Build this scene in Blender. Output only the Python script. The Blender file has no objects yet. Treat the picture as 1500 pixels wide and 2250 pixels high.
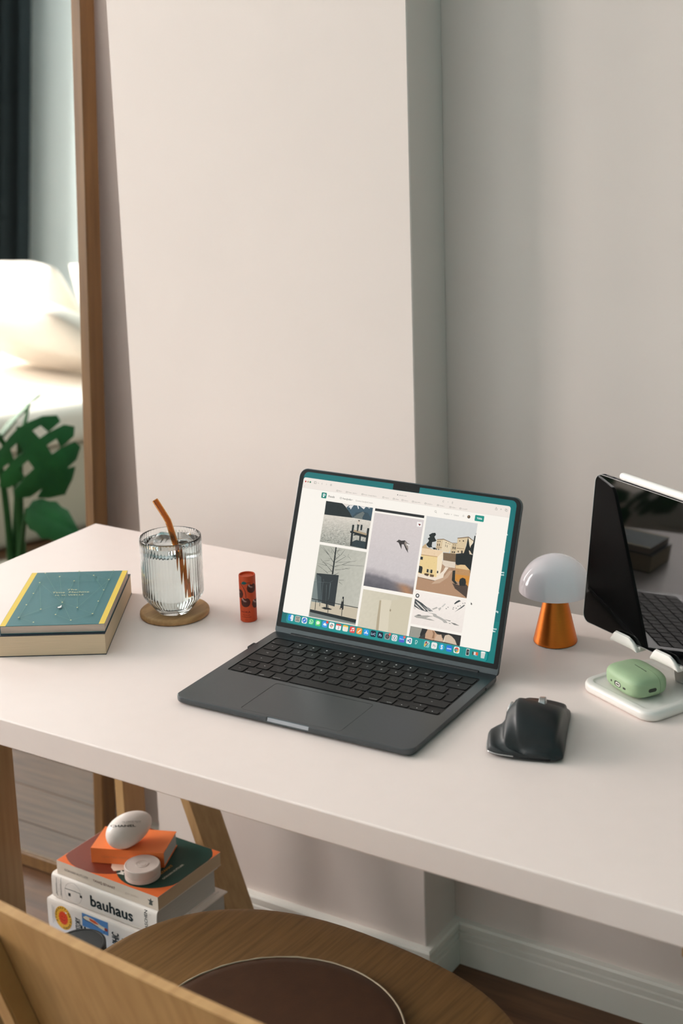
import bpy, bmesh, math, random
from mathutils import Vector, Matrix, Euler

S = bpy.context.scene
COL = S.collection
R = math.radians
random.seed(7)

# ------------------------------------------------------------------ camera
cam_data = bpy.data.cameras.new('camera')
cam = bpy.data.objects.new('camera', cam_data)
COL.objects.link(cam)
cam.location = (0.62512, -1.70042, 0.74387)
cam.rotation_euler = (1.3412, 0.02591, 0.54518)
cam_data.sensor_width = 36
cam_data.lens = 3384.52 / 2250 * 36
cam_data.shift_x = (750 - 827.617) / 2250
cam_data.shift_y = (835.145 - 1125) / 2250
cam_data.clip_start = 0.02
cam_data.dof.use_dof = True
cam_data.dof.focus_distance = 1.86
cam_data.dof.aperture_fstop = 5.6
S.camera = cam

# ------------------------------------------------------------------ light
W = bpy.data.worlds.new('sky')
S.world = W
W.use_nodes = True
bg = W.node_tree.nodes['Background']
bg.inputs['Color'].default_value = (0.86, 0.95, 1.0, 1)
bg.inputs['Strength'].default_value = 1.0

FLOOR, CEIL = -0.73, 2.75
WL, WR, WF, WB = -4.6, 2.2, -3.2, 0.234           # room: left, right, front (behind camera), back
WINDOWS = [(-1.35, -0.40), (-2.70, -1.75)]
WZ0, WZ1 = 0.10, 2.50


def area_light(name, loc, rot, sx, sy, power, color):
    l = bpy.data.lights.new(name, 'AREA')
    l.shape = 'RECTANGLE'; l.size = sx; l.size_y = sy
    l.energy = power; l.color = color
    o = bpy.data.objects.new(name, l); COL.objects.link(o)
    o.location = loc; o.rotation_euler = rot
    return o


for i, (a, b) in enumerate(WINDOWS):
    area_light('daylight', (WL - 0.16, (a + b) / 2, (WZ0 + WZ1) / 2), (0, R(-90), 0),
               WZ1 - WZ0, b - a, (177, 191)[i], (1.0, 0.917, 0.87))

vs = S.view_settings
vs.view_transform = 'Standard'
vs.look = 'None'
vs.exposure = 0.0
vs.gamma = 1.0
vs.use_curve_mapping = False
S.cycles.use_denoising = True
S.cycles.max_bounces = 12
S.cycles.diffuse_bounces = 5
S.cycles.glossy_bounces = 5
S.cycles.transmission_bounces = 12
S.cycles.transparent_max_bounces = 12
S.cycles.sample_clamp_indirect = 6
S.cycles.caustics_reflective = False


# ------------------------------------------------------------------ materials
def lin(c):
    out = []
    for v in c[:3]:
        v /= 255
        out.append(v / 12.92 if v <= 0.04045 else ((v + 0.055) / 1.055) ** 2.4)
    return tuple(out) + (1.0,)


def pbr(name, rgb, rough=0.5, metal=0.0, vary=0.04, scale=30, bump=0.0, bscale=200, stretch=(1, 1, 1), rgb2=None,
        spec=0.5, coat=0.0, trans=0.0, ior=1.45):
    m = bpy.data.materials.new(name); m.use_nodes = True
    nt = m.node_tree; N = nt.nodes; Lk = nt.links
    p = N['Principled BSDF']
    p.inputs['Roughness'].default_value = rough
    p.inputs['Metallic'].default_value = metal
    p.inputs['Specular IOR Level'].default_value = spec
    p.inputs['Coat Weight'].default_value = coat
    p.inputs['Transmission Weight'].default_value = trans
    p.inputs['IOR'].default_value = ior
    tc = N.new('ShaderNodeTexCoord'); mp = N.new('ShaderNodeMapping')
    mp.inputs['Scale'].default_value = stretch
    Lk.new(tc.outputs['Object'], mp.inputs['Vector'])
    nz = N.new('ShaderNodeTexNoise'); nz.inputs['Scale'].default_value = scale; nz.inputs['Detail'].default_value = 4
    Lk.new(mp.outputs['Vector'], nz.inputs['Vector'])
    cr = N.new('ShaderNodeValToRGB')
    c = lin(rgb)
    if rgb2:
        c1, c2 = c, lin(rgb2)
    else:
        c1 = tuple(max(0, v * (1 - vary)) for v in c[:3]) + (1,)
        c2 = tuple(min(1, v * (1 + vary)) for v in c[:3]) + (1,)
    cr.color_ramp.elements[0].position = 0.3; cr.color_ramp.elements[1].position = 0.7
    cr.color_ramp.elements[0].color = c1; cr.color_ramp.elements[1].color = c2
    Lk.new(nz.outputs['Fac'], cr.inputs['Fac'])
    Lk.new(cr.outputs['Color'], p.inputs['Base Color'])
    if bump:
        n2 = N.new('ShaderNodeTexNoise'); n2.inputs['Scale'].default_value = bscale; n2.inputs['Detail'].default_value = 3
        Lk.new(mp.outputs['Vector'], n2.inputs['Vector'])
        bp = N.new('ShaderNodeBump'); bp.inputs['Strength'].default_value = bump; bp.inputs['Distance'].default_value = 0.001
        Lk.new(n2.outputs['Fac'], bp.inputs['Height']); Lk.new(bp.outputs['Normal'], p.inputs['Normal'])
    return m


def glass(name, rgb, rough=0.0, ior=1.45):
    m = pbr(name, rgb, rough, vary=0.0, trans=1.0, ior=ior)
    return m


def attr_mat(name, emit):
    m = bpy.data.materials.new(name); m.use_nodes = True
    nt = m.node_tree; p = nt.nodes['Principled BSDF']
    a = nt.nodes.new('ShaderNodeAttribute'); a.attribute_name = 'ink'
    if emit:
        # luminous display pixels under a smooth cover glass
        p.inputs['Base Color'].default_value = (0.004, 0.004, 0.004, 1)
        p.inputs['Roughness'].default_value = 0.25
        p.inputs['Specular IOR Level'].default_value = 0.25
        nt.links.new(a.outputs['Color'], p.inputs['Emission Color'])
        p.inputs['Emission Strength'].default_value = emit
    else:
        nz = nt.nodes.new('ShaderNodeTexNoise'); nz.inputs['Scale'].default_value = 900
        mx = nt.nodes.new('ShaderNodeMix'); mx.data_type = 'RGBA'; mx.blend_type = 'MULTIPLY'
        mx.inputs[0].default_value = 0.08
        nt.links.new(a.outputs['Color'], mx.inputs[6]); nt.links.new(nz.outputs['Color'], mx.inputs[7])
        nt.links.new(mx.outputs[2], p.inputs['Base Color'])
        p.inputs['Roughness'].default_value = 0.5
        p.inputs['Specular IOR Level'].default_value = 0.3
    return m


MAT = dict(
    wall=pbr('wall_paint', (226, 214, 208), 0.9, vary=0.012, scale=6, bump=0.10, bscale=160, spec=0.2),
    wall_dark=pbr('fill_tint_wall_paint', (112, 160, 160), 0.9, vary=0.012, scale=6, bump=0.10, bscale=160, spec=0.2),  # unseen right wall, tint made up to turn the bounced fill greenish
    wall_cool=pbr('cool_white_wall_paint', (218, 230, 232), 0.9, vary=0.012, scale=6, bump=0.10, bscale=160, spec=0.2),
    ceiling=pbr('ceiling_paint', (212, 230, 236), 0.9, vary=0.01, spec=0.2),  # unseen ceiling, tinted blue to cool the bounced fill light
    trim=pbr('trim_paint', (228, 225, 218), 0.5, vary=0.015, scale=14),
    desk=pbr('white_laminate', (245, 228, 222), 0.38, vary=0.008, scale=40, bump=0.02, bscale=500),
    plank=pbr('dark_oak_plank', (72, 46, 28), 0.42, rgb2=(108, 74, 48), scale=5, stretch=(1.2, 14, 1), bump=0.06, bscale=60),
    subfloor=pbr('dark_joint', (30, 20, 14), 0.8),
    birch=pbr('birch_wood', (172, 136, 92), 0.5, rgb2=(190, 154, 108), scale=7, stretch=(14, 14, 1.0), bump=0.04, bscale=40),
    oak=pbr('oak_veneer', (184, 138, 86), 0.42, rgb2=(205, 160, 106), scale=6, stretch=(16, 2, 2.0), bump=0.05, bscale=40),
    oakseat=pbr('oak_seat_shaded', (116, 86, 50), 0.42, rgb2=(142, 106, 64), scale=9, stretch=(26, 1.3, 6), bump=0.12, bscale=40),  # oak darkened for the seat; the desk's shadow is put into the colour
    mirrorframe=pbr('mirror_frame_wood', (100, 70, 38), 0.5, rgb2=(124, 90, 52), scale=5, stretch=(14, 14, 1.0), bump=0.04),
    leather=pbr('brown_leather', (76, 49, 32), 0.45, vary=0.12, scale=60, bump=0.12, bscale=420),
    thread=pbr('cream_thread', (186, 170, 146), 0.8),
    alu=pbr('dark_anodised_aluminium', (84, 89, 92), 0.31, metal=0.85, vary=0.02, scale=300),
    alu_lit=pbr('aluminium_lit_highlight', (150, 150, 154), 0.42, metal=0.9, vary=0.02),  # lit copy of the laptop aluminium; the notch's window highlight is in the colour
    key=pbr('black_key_plastic', (17, 17, 18), 0.5, vary=0.05, scale=80, spec=0.4),
    well=pbr('black_keyboard_well', (13, 13, 14), 0.6),
    bezel=pbr('black_bezel_glass', (10, 10, 12), 0.16, spec=0.35),
    screen=attr_mat('screen_pixels', 1.0),
    print=attr_mat('printed_ink', 0),
    black=pbr('matte_black_plastic', (26, 28, 30), 0.5),
    canister=pbr('black_enamel', (12, 14, 15), 0.55, vary=0.05),
    rubber=pbr('graphite_rubber', (30, 34, 36), 0.46, vary=0.06, scale=120, bump=0.05, bscale=900),
    steel=pbr('brushed_steel', (190, 190, 190), 0.28, metal=1.0, stretch=(40, 1, 1)),
    shade=pbr('glossy_white_shade', (248, 240, 246), 0.12, vary=0.008, coat=0.5),
    copper=pbr('copper_metal', (214, 120, 48), 0.36, metal=1.0, vary=0.04, scale=60, stretch=(1, 1, 30)),
    tabglass=pbr('tablet_glass', (5, 6, 6), 0.03, spec=0.5),
    tabalu=pbr('tablet_graphite_edge', (40, 44, 54), 0.6, metal=0.1, spec=0.1),
    white=pbr('white_plastic', (238, 232, 226), 0.35, vary=0.01),
    pencil=pbr('white_stylus', (246, 242, 238), 0.28, vary=0.006),
    sage=pbr('sage_silicone', (160, 184, 146), 0.55, vary=0.03, scale=50),
    hole=pbr('dark_recess', (52, 58, 48), 0.6),
    cork=pbr('wood_coaster', (194, 150, 102), 0.6, rgb2=(162, 120, 76), scale=14, stretch=(10, 1.5, 10), bump=0.1, bscale=120),
    glass=glass('clear_glass', (238, 244, 244), 0.0, 1.46),
    water=glass('water', (252, 254, 254), 0.0, 1.333),
    ice=glass('ice', (250, 253, 255), 0.08, 1.31),
    amber=glass('amber_glass', (206, 150, 76), 0.0, 1.45),
    tube=pbr('orange_red_card', (206, 74, 30), 0.5, vary=0.03),
    tubein=pbr('orange_red_recess', (160, 48, 22), 0.6),
    paper=pbr('page_paper', (214, 190, 160), 0.85, vary=0.10, scale=10, stretch=(2, 2, 420)),
    paper_pink=pbr('page_paper_pinkish', (206, 184, 170), 0.85, vary=0.10, scale=10, stretch=(2, 2, 420)),
    paper_grey=pbr('page_paper_grey', (200, 198, 194), 0.85, vary=0.12, scale=10, stretch=(2, 2, 420)),
    navy=pbr('navy_cover', (28, 40, 52), 0.4, vary=0.2, scale=20),
    teal=pbr('teal_cover', (66, 116, 122), 0.5, vary=0.05, scale=90),
    cream=pbr('cream_cover', (232, 220, 206), 0.5, vary=0.01),
    whitecover=pbr('white_cover', (240, 234, 228), 0.4, vary=0.01),
    orange=pbr('orange_cover', (246, 132, 70), 0.5, vary=0.03),
    blue=pbr('light_blue_cover', (132, 162, 214), 0.5, vary=0.03),
    grey=pbr('grey_cloth_cover', (120, 122, 122), 0.8, vary=0.06, scale=200),
    egg=pbr('egg_white_plastic', (240, 232, 226), 0.3, vary=0.008),
    tin=pbr('matte_white_tin', (226, 212, 204), 0.5, vary=0.01),
    mirror=pbr('mirror_silver', (232, 236, 234), 0.0, metal=1.0, vary=0.0),
    linen=pbr('white_linen', (240, 232, 222), 0.95, vary=0.02, scale=20, bump=0.3, bscale=60, spec=0.1),
    bedbase=pbr('beige_upholstery', (196, 186, 170), 0.95, vary=0.03, scale=200, spec=0.1),
    curtain=pbr('charcoal_curtain', (34, 40, 42), 0.95, vary=0.08, scale=80, spec=0.1),
    cushion=pbr('dark_grey_cushion', (70, 70, 66), 0.95, vary=0.06, scale=120, spec=0.1),
    leaf=pbr('monstera_leaf', (22, 80, 38), 0.5, rgb2=(38, 116, 56), scale=9),
    stem=pbr('plant_stem', (48, 88, 52), 0.8, spec=0.15, vary=0.08),
    pot=pbr('clay_pot', (190, 176, 160), 0.8, vary=0.05),
    soil=pbr('potting_soil', (48, 36, 28), 1.0, vary=0.3, scale=120),
    rug=pbr('beige_rug', (190, 182, 168), 1.0, vary=0.06, scale=160, bump=0.4, bscale=300, spec=0.05),
)
# clear window panes: mostly see-through so that daylight passes
m = bpy.data.materials.new('window_glass'); m.use_nodes = True
nt = m.node_tree; nt.nodes.remove(nt.nodes['Principled BSDF'])
t_ = nt.nodes.new('ShaderNodeBsdfTransparent'); g_ = nt.nodes.new('ShaderNodeBsdfGlossy'); x_ = nt.nodes.new('ShaderNodeMixShader')
g_.inputs['Roughness'].default_value = 0.02; x_.inputs[0].default_value = 0.06
nt.links.new(t_.outputs[0], x_.inputs[1]); nt.links.new(g_.outputs[0], x_.inputs[2])
nt.links.new(x_.outputs[0], nt.nodes['Material Output'].inputs['Surface'])
MAT['pane'] = m


# ------------------------------------------------------------------ mesh helpers
def link(name, me, mat=None, parent=None):
    o = bpy.data.objects.new(name, me); COL.objects.link(o)
    if mat is not None and not me.materials:
        me.materials.append(MAT[mat] if isinstance(mat, str) else mat)
    if parent is not None:
        o.parent = parent
    return o


def obj(name, bm, mat, parent=None, angle=35, smooth=True):
    bmesh.ops.recalc_face_normals(bm, faces=bm.faces)
    me = bpy.data.meshes.new(name); bm.to_mesh(me); bm.free()
    if smooth:
        me.polygons.foreach_set('use_smooth', [True] * len(me.polygons))
        me.set_sharp_from_angle(angle=R(angle))
    o = link(name, me, mat, parent)
    if smooth and angle <= 60:                                         # keep large flat faces flat next to small chamfers
        w = o.modifiers.new('weighted_normals', 'WEIGHTED_NORMAL'); w.keep_sharp = True; w.weight = 90
    return o


def thing(name, label, cat, loc=(0, 0, 0), rz=0.0, group=None):
    o = bpy.data.objects.new(name, None); COL.objects.link(o)
    o.empty_display_size = 0.05
    o.location = loc; o.rotation_euler = (0, 0, rz)
    o['label'] = label; o['category'] = cat
    if group: o['group'] = group
    return o


def tag(o, label, cat, group=None):
    o['label'] = label; o['category'] = cat
    if group: o['group'] = group
    return o


def structure(o):
    o['kind'] = 'structure'; return o


def box(bm, x0, x1, y0, y1, z0, z1, M=None):
    vs_ = [bm.verts.new((x, y, z)) for z in (z0, z1) for y in (y0, y1) for x in (x0, x1)]
    if M is not None:
        for v in vs_: v.co = M @ v.co
    for f in ((0, 2, 3, 1), (4, 5, 7, 6), (0, 1, 5, 4), (2, 6, 7, 3), (0, 4, 6, 2), (1, 3, 7, 5)):
        bm.faces.new([vs_[i] for i in f])
    return vs_


def bbox(x0, x1, y0, y1, z0, z1, bev=0.0, seg=2):
    bm = bmesh.new(); box(bm, x0, x1, y0, y1, z0, z1)
    if bev: bmesh.ops.bevel(bm, geom=bm.edges[:], offset=bev, segments=seg, profile=0.5, affect='EDGES')
    return bm


def rrect(x0, x1, y0, y1, r, n=6):
    """rounded rectangle outline, counter-clockwise; r one radius or four (bl, br, tr, tl)"""
    rs = r if isinstance(r, (tuple, list)) else (r,) * 4
    out = []
    for k, (cx, cy, sx, sy) in enumerate(((x0, y0, 1, 1), (x1, y0, -1, 1), (x1, y1, -1, -1), (x0, y1, 1, -1))):
        rr = max(rs[k], 1e-5)
        for i in range(n + 1):
            a = R(180 + 90 * k + 90 * i / n)
            out.append((cx + sx * rr + rr * math.cos(a), cy + sy * rr + rr * math.sin(a)))
    return out


def rings(bm, rs, cap=True, closed=True):
    """loft through rings of 3-D points"""
    vr = [[bm.verts.new(p) for p in r] for r in rs]
    n = len(vr[0])
    for a, b in zip(vr, vr[1:]):
        for i in range(n if closed else n - 1):
            j = (i + 1) % n
            try: bm.faces.new((a[i], a[j], b[j], b[i]))
            except ValueError: pass
    if cap:
        bm.faces.new(vr[0][::-1]); bm.faces.new(vr[-1])
    return vr


def prism(outline, z0, z1, bev=0.0):
    """vertical prism of a 2-D outline, small chamfers at top and bottom"""
    bm = bmesh.new()
    def inset(d):
        n = len(outline); out = []
        for i in range(n):
            (ax, ay), (bx, by), (cx, cy) = outline[i - 1], outline[i], outline[(i + 1) % n]
            tx, ty = cx - ax, cy - ay; l = math.hypot(tx, ty) or 1
            out.append((bx - ty / l * d, by + tx / l * d))
        return out
    if bev:
        i1, i2 = inset(bev), inset(bev * 0.3)
        rs = [[(x, y, z0) for x, y in i1], [(x, y, z0 + bev * 0.3) for x, y in i2], [(x, y, z0 + bev) for x, y in outline],
              [(x, y, z1 - bev) for x, y in outline], [(x, y, z1 - bev * 0.3) for x, y in i2], [(x, y, z1) for x, y in i1]]
    else:
        rs = [[(x, y, z0) for x, y in outline], [(x, y, z1) for x, y in outline]]
    rings(bm, rs)
    return bm


def lathe(prof, seg=48, cx=0, cy=0, rfun=None):
    """profile [(r, z)...]; r = 0 closes at the axis"""
    bm = bmesh.new(); prev = None
    for r, z in prof:
        if r <= 1e-7:
            cur = [bm.verts.new((cx, cy, z))]
        else:
            cur = []
            for i in range(seg):
                a = 2 * math.pi * i / seg
                rr = r * (rfun(a, z) if rfun else 1)
                cur.append(bm.verts.new((cx + rr * math.cos(a), cy + rr * math.sin(a), z)))
        if prev:
            if len(prev) == 1 and len(cur) > 1:
                for i in range(seg): bm.faces.new((prev[0], cur[i], cur[(i + 1) % seg]))
            elif len(cur) == 1 and len(prev) > 1:
                for i in range(seg): bm.faces.new((prev[(i + 1) % seg], prev[i], cur[0]))
            elif len(cur) > 1:
                for i in range(seg):
                    j = (i + 1) % seg
                    bm.faces.new((prev[i], prev[j], cur[j], cur[i]))
        prev = cur
    return bm


def sweep(bm, path, section, up=(0, 0, 1), cap=True):
    """section(i, n) -> list of (a, b) offsets, swept along path"""
    path = [Vector(p) for p in path]; rs = []
    side = None
    for i, p in enumerate(path):
        t = (path[min(i + 1, len(path) - 1)] - path[max(i - 1, 0)]).normalized()
        u = Vector(up)
        s = t.cross(u)
        if s.length < 1e-4: s = t.cross(Vector((1, 0, 0)))
        s.normalize(); w = s.cross(t).normalized()
        rs.append([tuple(p + s * a + w * b) for a, b in section(i, len(path))])
    rings(bm, rs, cap=cap)


def tube(bm, path, r, seg=12, cap=True, up=(0, 0, 1)):
    rf = r if callable(r) else (lambda t: r)
    def sec(i, n):
        q = rf(i / max(1, n - 1))
        return [(q * math.cos(2 * math.pi * k / seg), q * math.sin(2 * math.pi * k / seg)) for k in range(seg)]
    sweep(bm, path, sec, up, cap)


def catmull(pts, n, closed=False):
    out = []; m = len(pts)
    def g(i): return pts[i % m] if closed else pts[max(0, min(m - 1, i))]
    for i in range(m if closed else m - 1):
        a, b, c, d = g(i - 1), g(i), g(i + 1), g(i + 2)
        for k in range(n):
            t = k / n
            out.append(tuple(0.5 * ((2 * q) + (-p + r_) * t + (2 * p - 5 * q + 4 * r_ - s) * t * t + (-p + 3 * q - 3 * r_ + s) * t ** 3)
                             for p, q, r_, s in zip(a, b, c, d)))
    if not closed: out.append(tuple(pts[-1]))
    return out


_textcache = {}


def text_mesh(s):
    if s not in _textcache:
        cu = bpy.data.curves.new('lettering', 'FONT'); cu.body = s; cu.size = 1.0; cu.resolution_u = 2
        o = bpy.data.objects.new('lettering', cu); COL.objects.link(o)
        dg = bpy.context.evaluated_depsgraph_get()
        me = o.evaluated_get(dg).to_mesh()
        vsx = [(v.co.x, v.co.y) for v in me.vertices]; fs = [tuple(p.vertices) for p in me.polygons]
        o.evaluated_get(dg).to_mesh_clear()
        bpy.data.objects.remove(o); bpy.data.curves.remove(cu)
        _textcache[s] = (vsx, fs)
    return _textcache[s]


class Paint:
    """flat print: coloured polygons in a 2-D frame, laid over each other in thin layers of ink"""
    def __init__(s, step=1e-5): s.v = []; s.f = []; s.c = []; s.step = step; s.k = 0
    def poly(s, pts, col, up=True):
        if up: s.k += 1
        b = len(s.v); s.v += [(x, y, s.k * s.step) for x, y in pts]
        s.f.append(tuple(range(b, b + len(pts))))
        cols = col if isinstance(col, list) else [col] * len(pts)
        s.c.append([lin(c) for c in cols])
    def rect(s, x0, y0, x1, y1, col): s.poly([(x0, y0), (x1, y0), (x1, y1), (x0, y1)], col)
    def grad(s, x0, y0, x1, y1, cb, ct): s.poly([(x0, y0), (x1, y0), (x1, y1), (x0, y1)], [cb, cb, ct, ct])
    def rrect(s, x0, y0, x1, y1, r, col): s.poly(rrect(x0, x1, y0, y1, r, 4), col)
    def disc(s, x, y, rx, ry, col, n=22, rot=0):
        c, q = math.cos(rot), math.sin(rot)
        pts = []
        for i in range(n):
            a = 2 * math.pi * i / n; u, w = rx * math.cos(a), ry * math.sin(a)
            pts.append((x + u * c - w * q, y + u * q + w * c))
        s.poly(pts, col)
    def ring(s, x, y, r, w, col, n=28, a0=0, a1=360, up=True):
        if up: s.k += 1
        for i in range(n):
            t0, t1 = R(a0 + (a1 - a0) * i / n), R(a0 + (a1 - a0) * (i + 1) / n)
            s.poly([(x + r * math.cos(t0), y + r * math.sin(t0)), (x + (r + w) * math.cos(t0), y + (r + w) * math.sin(t0)),
                    (x + (r + w) * math.cos(t1), y + (r + w) * math.sin(t1)), (x + r * math.cos(t1), y + r * math.sin(t1))], col, up=False)
    def line(s, pts, w, col, up=True):
        if up: s.k += 1
        for (x0, y0), (x1, y1) in zip(pts, pts[1:]):
            d = math.hypot(x1 - x0, y1 - y0) or 1; nx, ny = -(y1 - y0) / d * w / 2, (x1 - x0) / d * w / 2
            s.poly([(x0 + nx, y0 + ny), (x0 - nx, y0 - ny), (x1 - nx, y1 - ny), (x1 + nx, y1 + ny)], col, up=False)
    def text(s, t, x, y, size, col, align='l', bold=0.0, rot=0.0, sx=1.0, f=None):
        """size = height of a capital letter; f bends the baseline frame"""
        vsx, fs = text_mesh(t)
        if not vsx: return
        k = size / 0.70
        w = max(v[0] for v in vsx) * k * sx
        off = {'l': 0, 'c': -w / 2, 'r': -w}[align]
        c, q = math.cos(rot), math.sin(rot)
        s.k += 1
        offs = [(0, 0)] if not bold else [(-bold, 0), (bold, 0), (0, bold), (0, -bold)]
        for n_, (bx, by) in enumerate(offs):
            b = len(s.v)
            for u, w_ in vsx:
                px, py = u * k * sx + off + bx * size, w_ * k + by * size
                if f: X, Y = f(px, py)
                else: X, Y = x + px * c - py * q, y + px * q + py * c
                s.v.append((X, Y, s.k * s.step + n_ * s.step * 0.1))
            for fc in fs:
                s.f.append(tuple(b + i for i in fc)); s.c.append([lin(col)] * len(fc))
    def grid(s, x0, x1, y0, y1, nx, ny, fn):
        """tone field: one small quad per cell, colour blended between its corners"""
        s.k += 1
        for i in range(nx):
            for j in range(ny):
                q = [(x0 + (x1 - x0) * a / nx, y0 + (y1 - y0) * b / ny) for a, b in ((i, j), (i + 1, j), (i + 1, j + 1), (i, j + 1))]
                s.poly(q, [fn(*p) for p in q], up=False)
    def build(s, name, mat, parent=None, f=None, kscale=1.0, maxlen=None):
        me = bpy.data.meshes.new(name)
        vv = [(x * kscale, y * kscale, z) for x, y, z in s.v]
        me.from_pydata(vv, [], s.f)
        at = me.color_attributes.new('ink', 'FLOAT_COLOR', 'CORNER')
        flat = [ch for c in s.c for q in c for ch in q]
        at.data.foreach_set('color', flat)
        if maxlen:                                                     # finer mesh where the print bends round a form
            bm = bmesh.new(); bm.from_mesh(me)
            bmesh.ops.triangulate(bm, faces=bm.faces[:])
            for _ in range(5):
                es = [e for e in bm.edges if e.calc_length() > maxlen]
                if not es: break
                bmesh.ops.subdivide_edges(bm, edges=es, cuts=1)
                bmesh.ops.triangulate(bm, faces=[q for q in bm.faces if len(q.verts) > 3])
            bm.to_mesh(me); bm.free()
        if f:
            for v in me.vertices: v.co = f(*v.co)
        me.update()
        return link(name, me, mat, parent)

# ================================================================== THE ROOM
def slab(name, x0, x1, y0, y1, z0, z1, mat):
    return structure(obj(name, bbox(x0, x1, y0, y1, z0, z1), mat, smooth=False))


PX0, PX1, PY = -0.968, -0.443, 0.138               # chimney breast
floor = slab('floor', WL - .1, WR + .1, WF - .1, WB + .1, FLOOR - .10, FLOOR - .012, 'subfloor')
slab('ceiling', WL - .1, WR + .1, WF - .1, WB + .1, CEIL, CEIL + .1, 'ceiling')
slab('wall_back', WL - .1, WR + .1, WB, WB + .1, FLOOR - .012, CEIL, 'wall')
slab('wall_right', WR, WR + .1, WF, WB, FLOOR - .012, CEIL, 'wall_dark')
slab('wall_front', WL - .1, WR + .1, WF - .1, WF, FLOOR - .012, CEIL, 'wall_cool')
structure(obj('wall_breast', bbox(PX0, PX1, PY, WB, FLOOR - .012, CEIL, 0.0015, 1), 'wall', smooth=False))
# left wall with two window openings
bm = bmesh.new()
ys = [WF - .1] + sorted(v for w in WINDOWS for v in w) + [WB + .1]
for a, b in zip(ys, ys[1:]):
    if (a, b) in WINDOWS:
        box(bm, WL - .1, WL, a, b, FLOOR - .012, WZ0); box(bm, WL - .1, WL, a, b, WZ1, CEIL)
    else:
        box(bm, WL - .1, WL, a, b, FLOOR - .012, CEIL)
structure(obj('wall_left', bm, 'wall', smooth=False))
for i, (a, b) in enumerate(WINDOWS):
    bm = bmesh.new(); t = .05; x0, x1 = WL - .085, WL - .03
    box(bm, x0, x1, a, a + t, WZ0, WZ1); box(bm, x0, x1, b - t, b, WZ0, WZ1)
    box(bm, x0, x1, a + t, b - t, WZ0, WZ0 + t); box(bm, x0, x1, a + t, b - t, WZ1 - t, WZ1)
    c = (a + b) / 2
    box(bm, x0, x1, c - .03, c + .03, WZ0 + t, WZ1 - t)
    w = structure(obj('window_%d' % (i + 1), bm, 'trim', smooth=False))
    for y0, y1 in ((a + t, c - .03), (c + .03, b - t)):
        obj('pane', bbox(WL - .062, WL - .058, y0, y1, WZ0 + t, WZ1 - t), 'pane', w, smooth=False)

# floorboards, run along the back wall
PW, PL = 0.132, 1.70
me_full = None; me_half = None
def plank_mesh(l):
    bm = bbox(0, l - .0012, 0, PW - .0012, -.012, 0, .0008, 1)
    me = bpy.data.meshes.new('plank'); bmesh.ops.recalc_face_normals(bm, faces=bm.faces); bm.to_mesh(me); bm.free()
    me.materials.append(MAT['plank']); return me
me_full, me_half = plank_mesh(PL), plank_mesh(PL / 2)
row = 0; y = WB - PW
while y > WF - PW:
    x = WL; odd = row % 2
    seq = ([me_half] if odd else []) + [me_full] * 4
    for mm in seq:
        o = link('plank', mm, None, floor); o.location = (x, y, FLOOR)
        x += PL / 2 if mm is me_half else PL
        if x > WR: break
    row += 1; y -= PW

# skirting board: moulded profile (out from wall, height)
prof = [(0, 0), (.014, 0), (.014, .0435), (.0115, .0450), (.0115, .0475), (.0135, .0485), (.0135, .0560), (.0105, .0575), (.0105, .0605),
        (.0135, .0615), (.0135, .0700), (.0110, .0735), (0, .0735)]
def skirting(name, pts):
    rs = []
    for i, (x, y) in enumerate(pts):
        dirs = []
        for a, b in ((i - 1, i), (i, i + 1)):
            if 0 <= a and b < len(pts):
                dx, dy = pts[b][0] - pts[a][0], pts[b][1] - pts[a][1]; l = math.hypot(dx, dy)
                dirs.append((dy / l, -dx / l))
        nx, ny = sum(d[0] for d in dirs), sum(d[1] for d in dirs)
        if len(dirs) == 2:
            k = 1 + dirs[0][0] * dirs[1][0] + dirs[0][1] * dirs[1][1]; nx, ny = nx / k, ny / k
        rs.append([(x + nx * o_, y + ny * o_, FLOOR + h) for o_, h in prof])
    bm = bmesh.new(); rings(bm, rs)
    return structure(obj(name, bm, 'trim', angle=20))
skirting('baseboard_back', [(WL, WB), (PX0, WB), (PX0, PY), (PX1, PY), (PX1, WB), (WR, WB)])
skirting('baseboard_front', [(WR, WF), (WL, WF)])
skirting('baseboard_left', [(WL, WF + .014), (WL, WB - .014)])
skirting('baseboard_right', [(WR, WB - .014), (WR, WF + .014)])

# ================================================================== FLOOR MIRROR, leaning on the wall
mir = thing('floor_mirror', 'tall wood-framed floor mirror leaning on the wall left of the white chimney breast', 'mirror', (-1.71, .0975, FLOOR + .0022))
mir.rotation_euler = (-math.atan(.0607), 0, 0)
MW, MH, ST = .645, 1.565, .0205
for x0, x1 in ((0, ST), (MW - ST, MW)):
    obj('stile', bbox(x0, x1, 0, .034, 0, MH, .0015, 1), 'mirrorframe', mir, smooth=False)
for z0, z1 in ((0, .024), (MH - .024, MH)):
    obj('rail', bbox(ST + .0002, MW - ST - .0002, .0005, .034, z0, z1, .0015, 1), 'mirrorframe', mir, smooth=False)
obj('mirror_glass', bbox(ST, MW - ST, .008, .012, .024, MH - .024), 'mirror', mir, smooth=False)
obj('backing', bbox(ST, MW - ST, .0125, .030, .024, MH - .024), 'black', mir, smooth=False)

# ================================================================== BED SIDE OF THE ROOM (seen in the mirror)
bed = thing('bed', 'low bed with white bedding, seen in the floor mirror', 'bed', (-3.62, -2.1, FLOOR))
obj('bed_base', bbox(-.64, .66, -1.0, .98, 0, .32, .03, 3), 'bedbase', bed)
obj('mattress', bbox(-.65, .68, -1.01, .99, .3202, .46, .05, 4), 'linen', bed)


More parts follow.
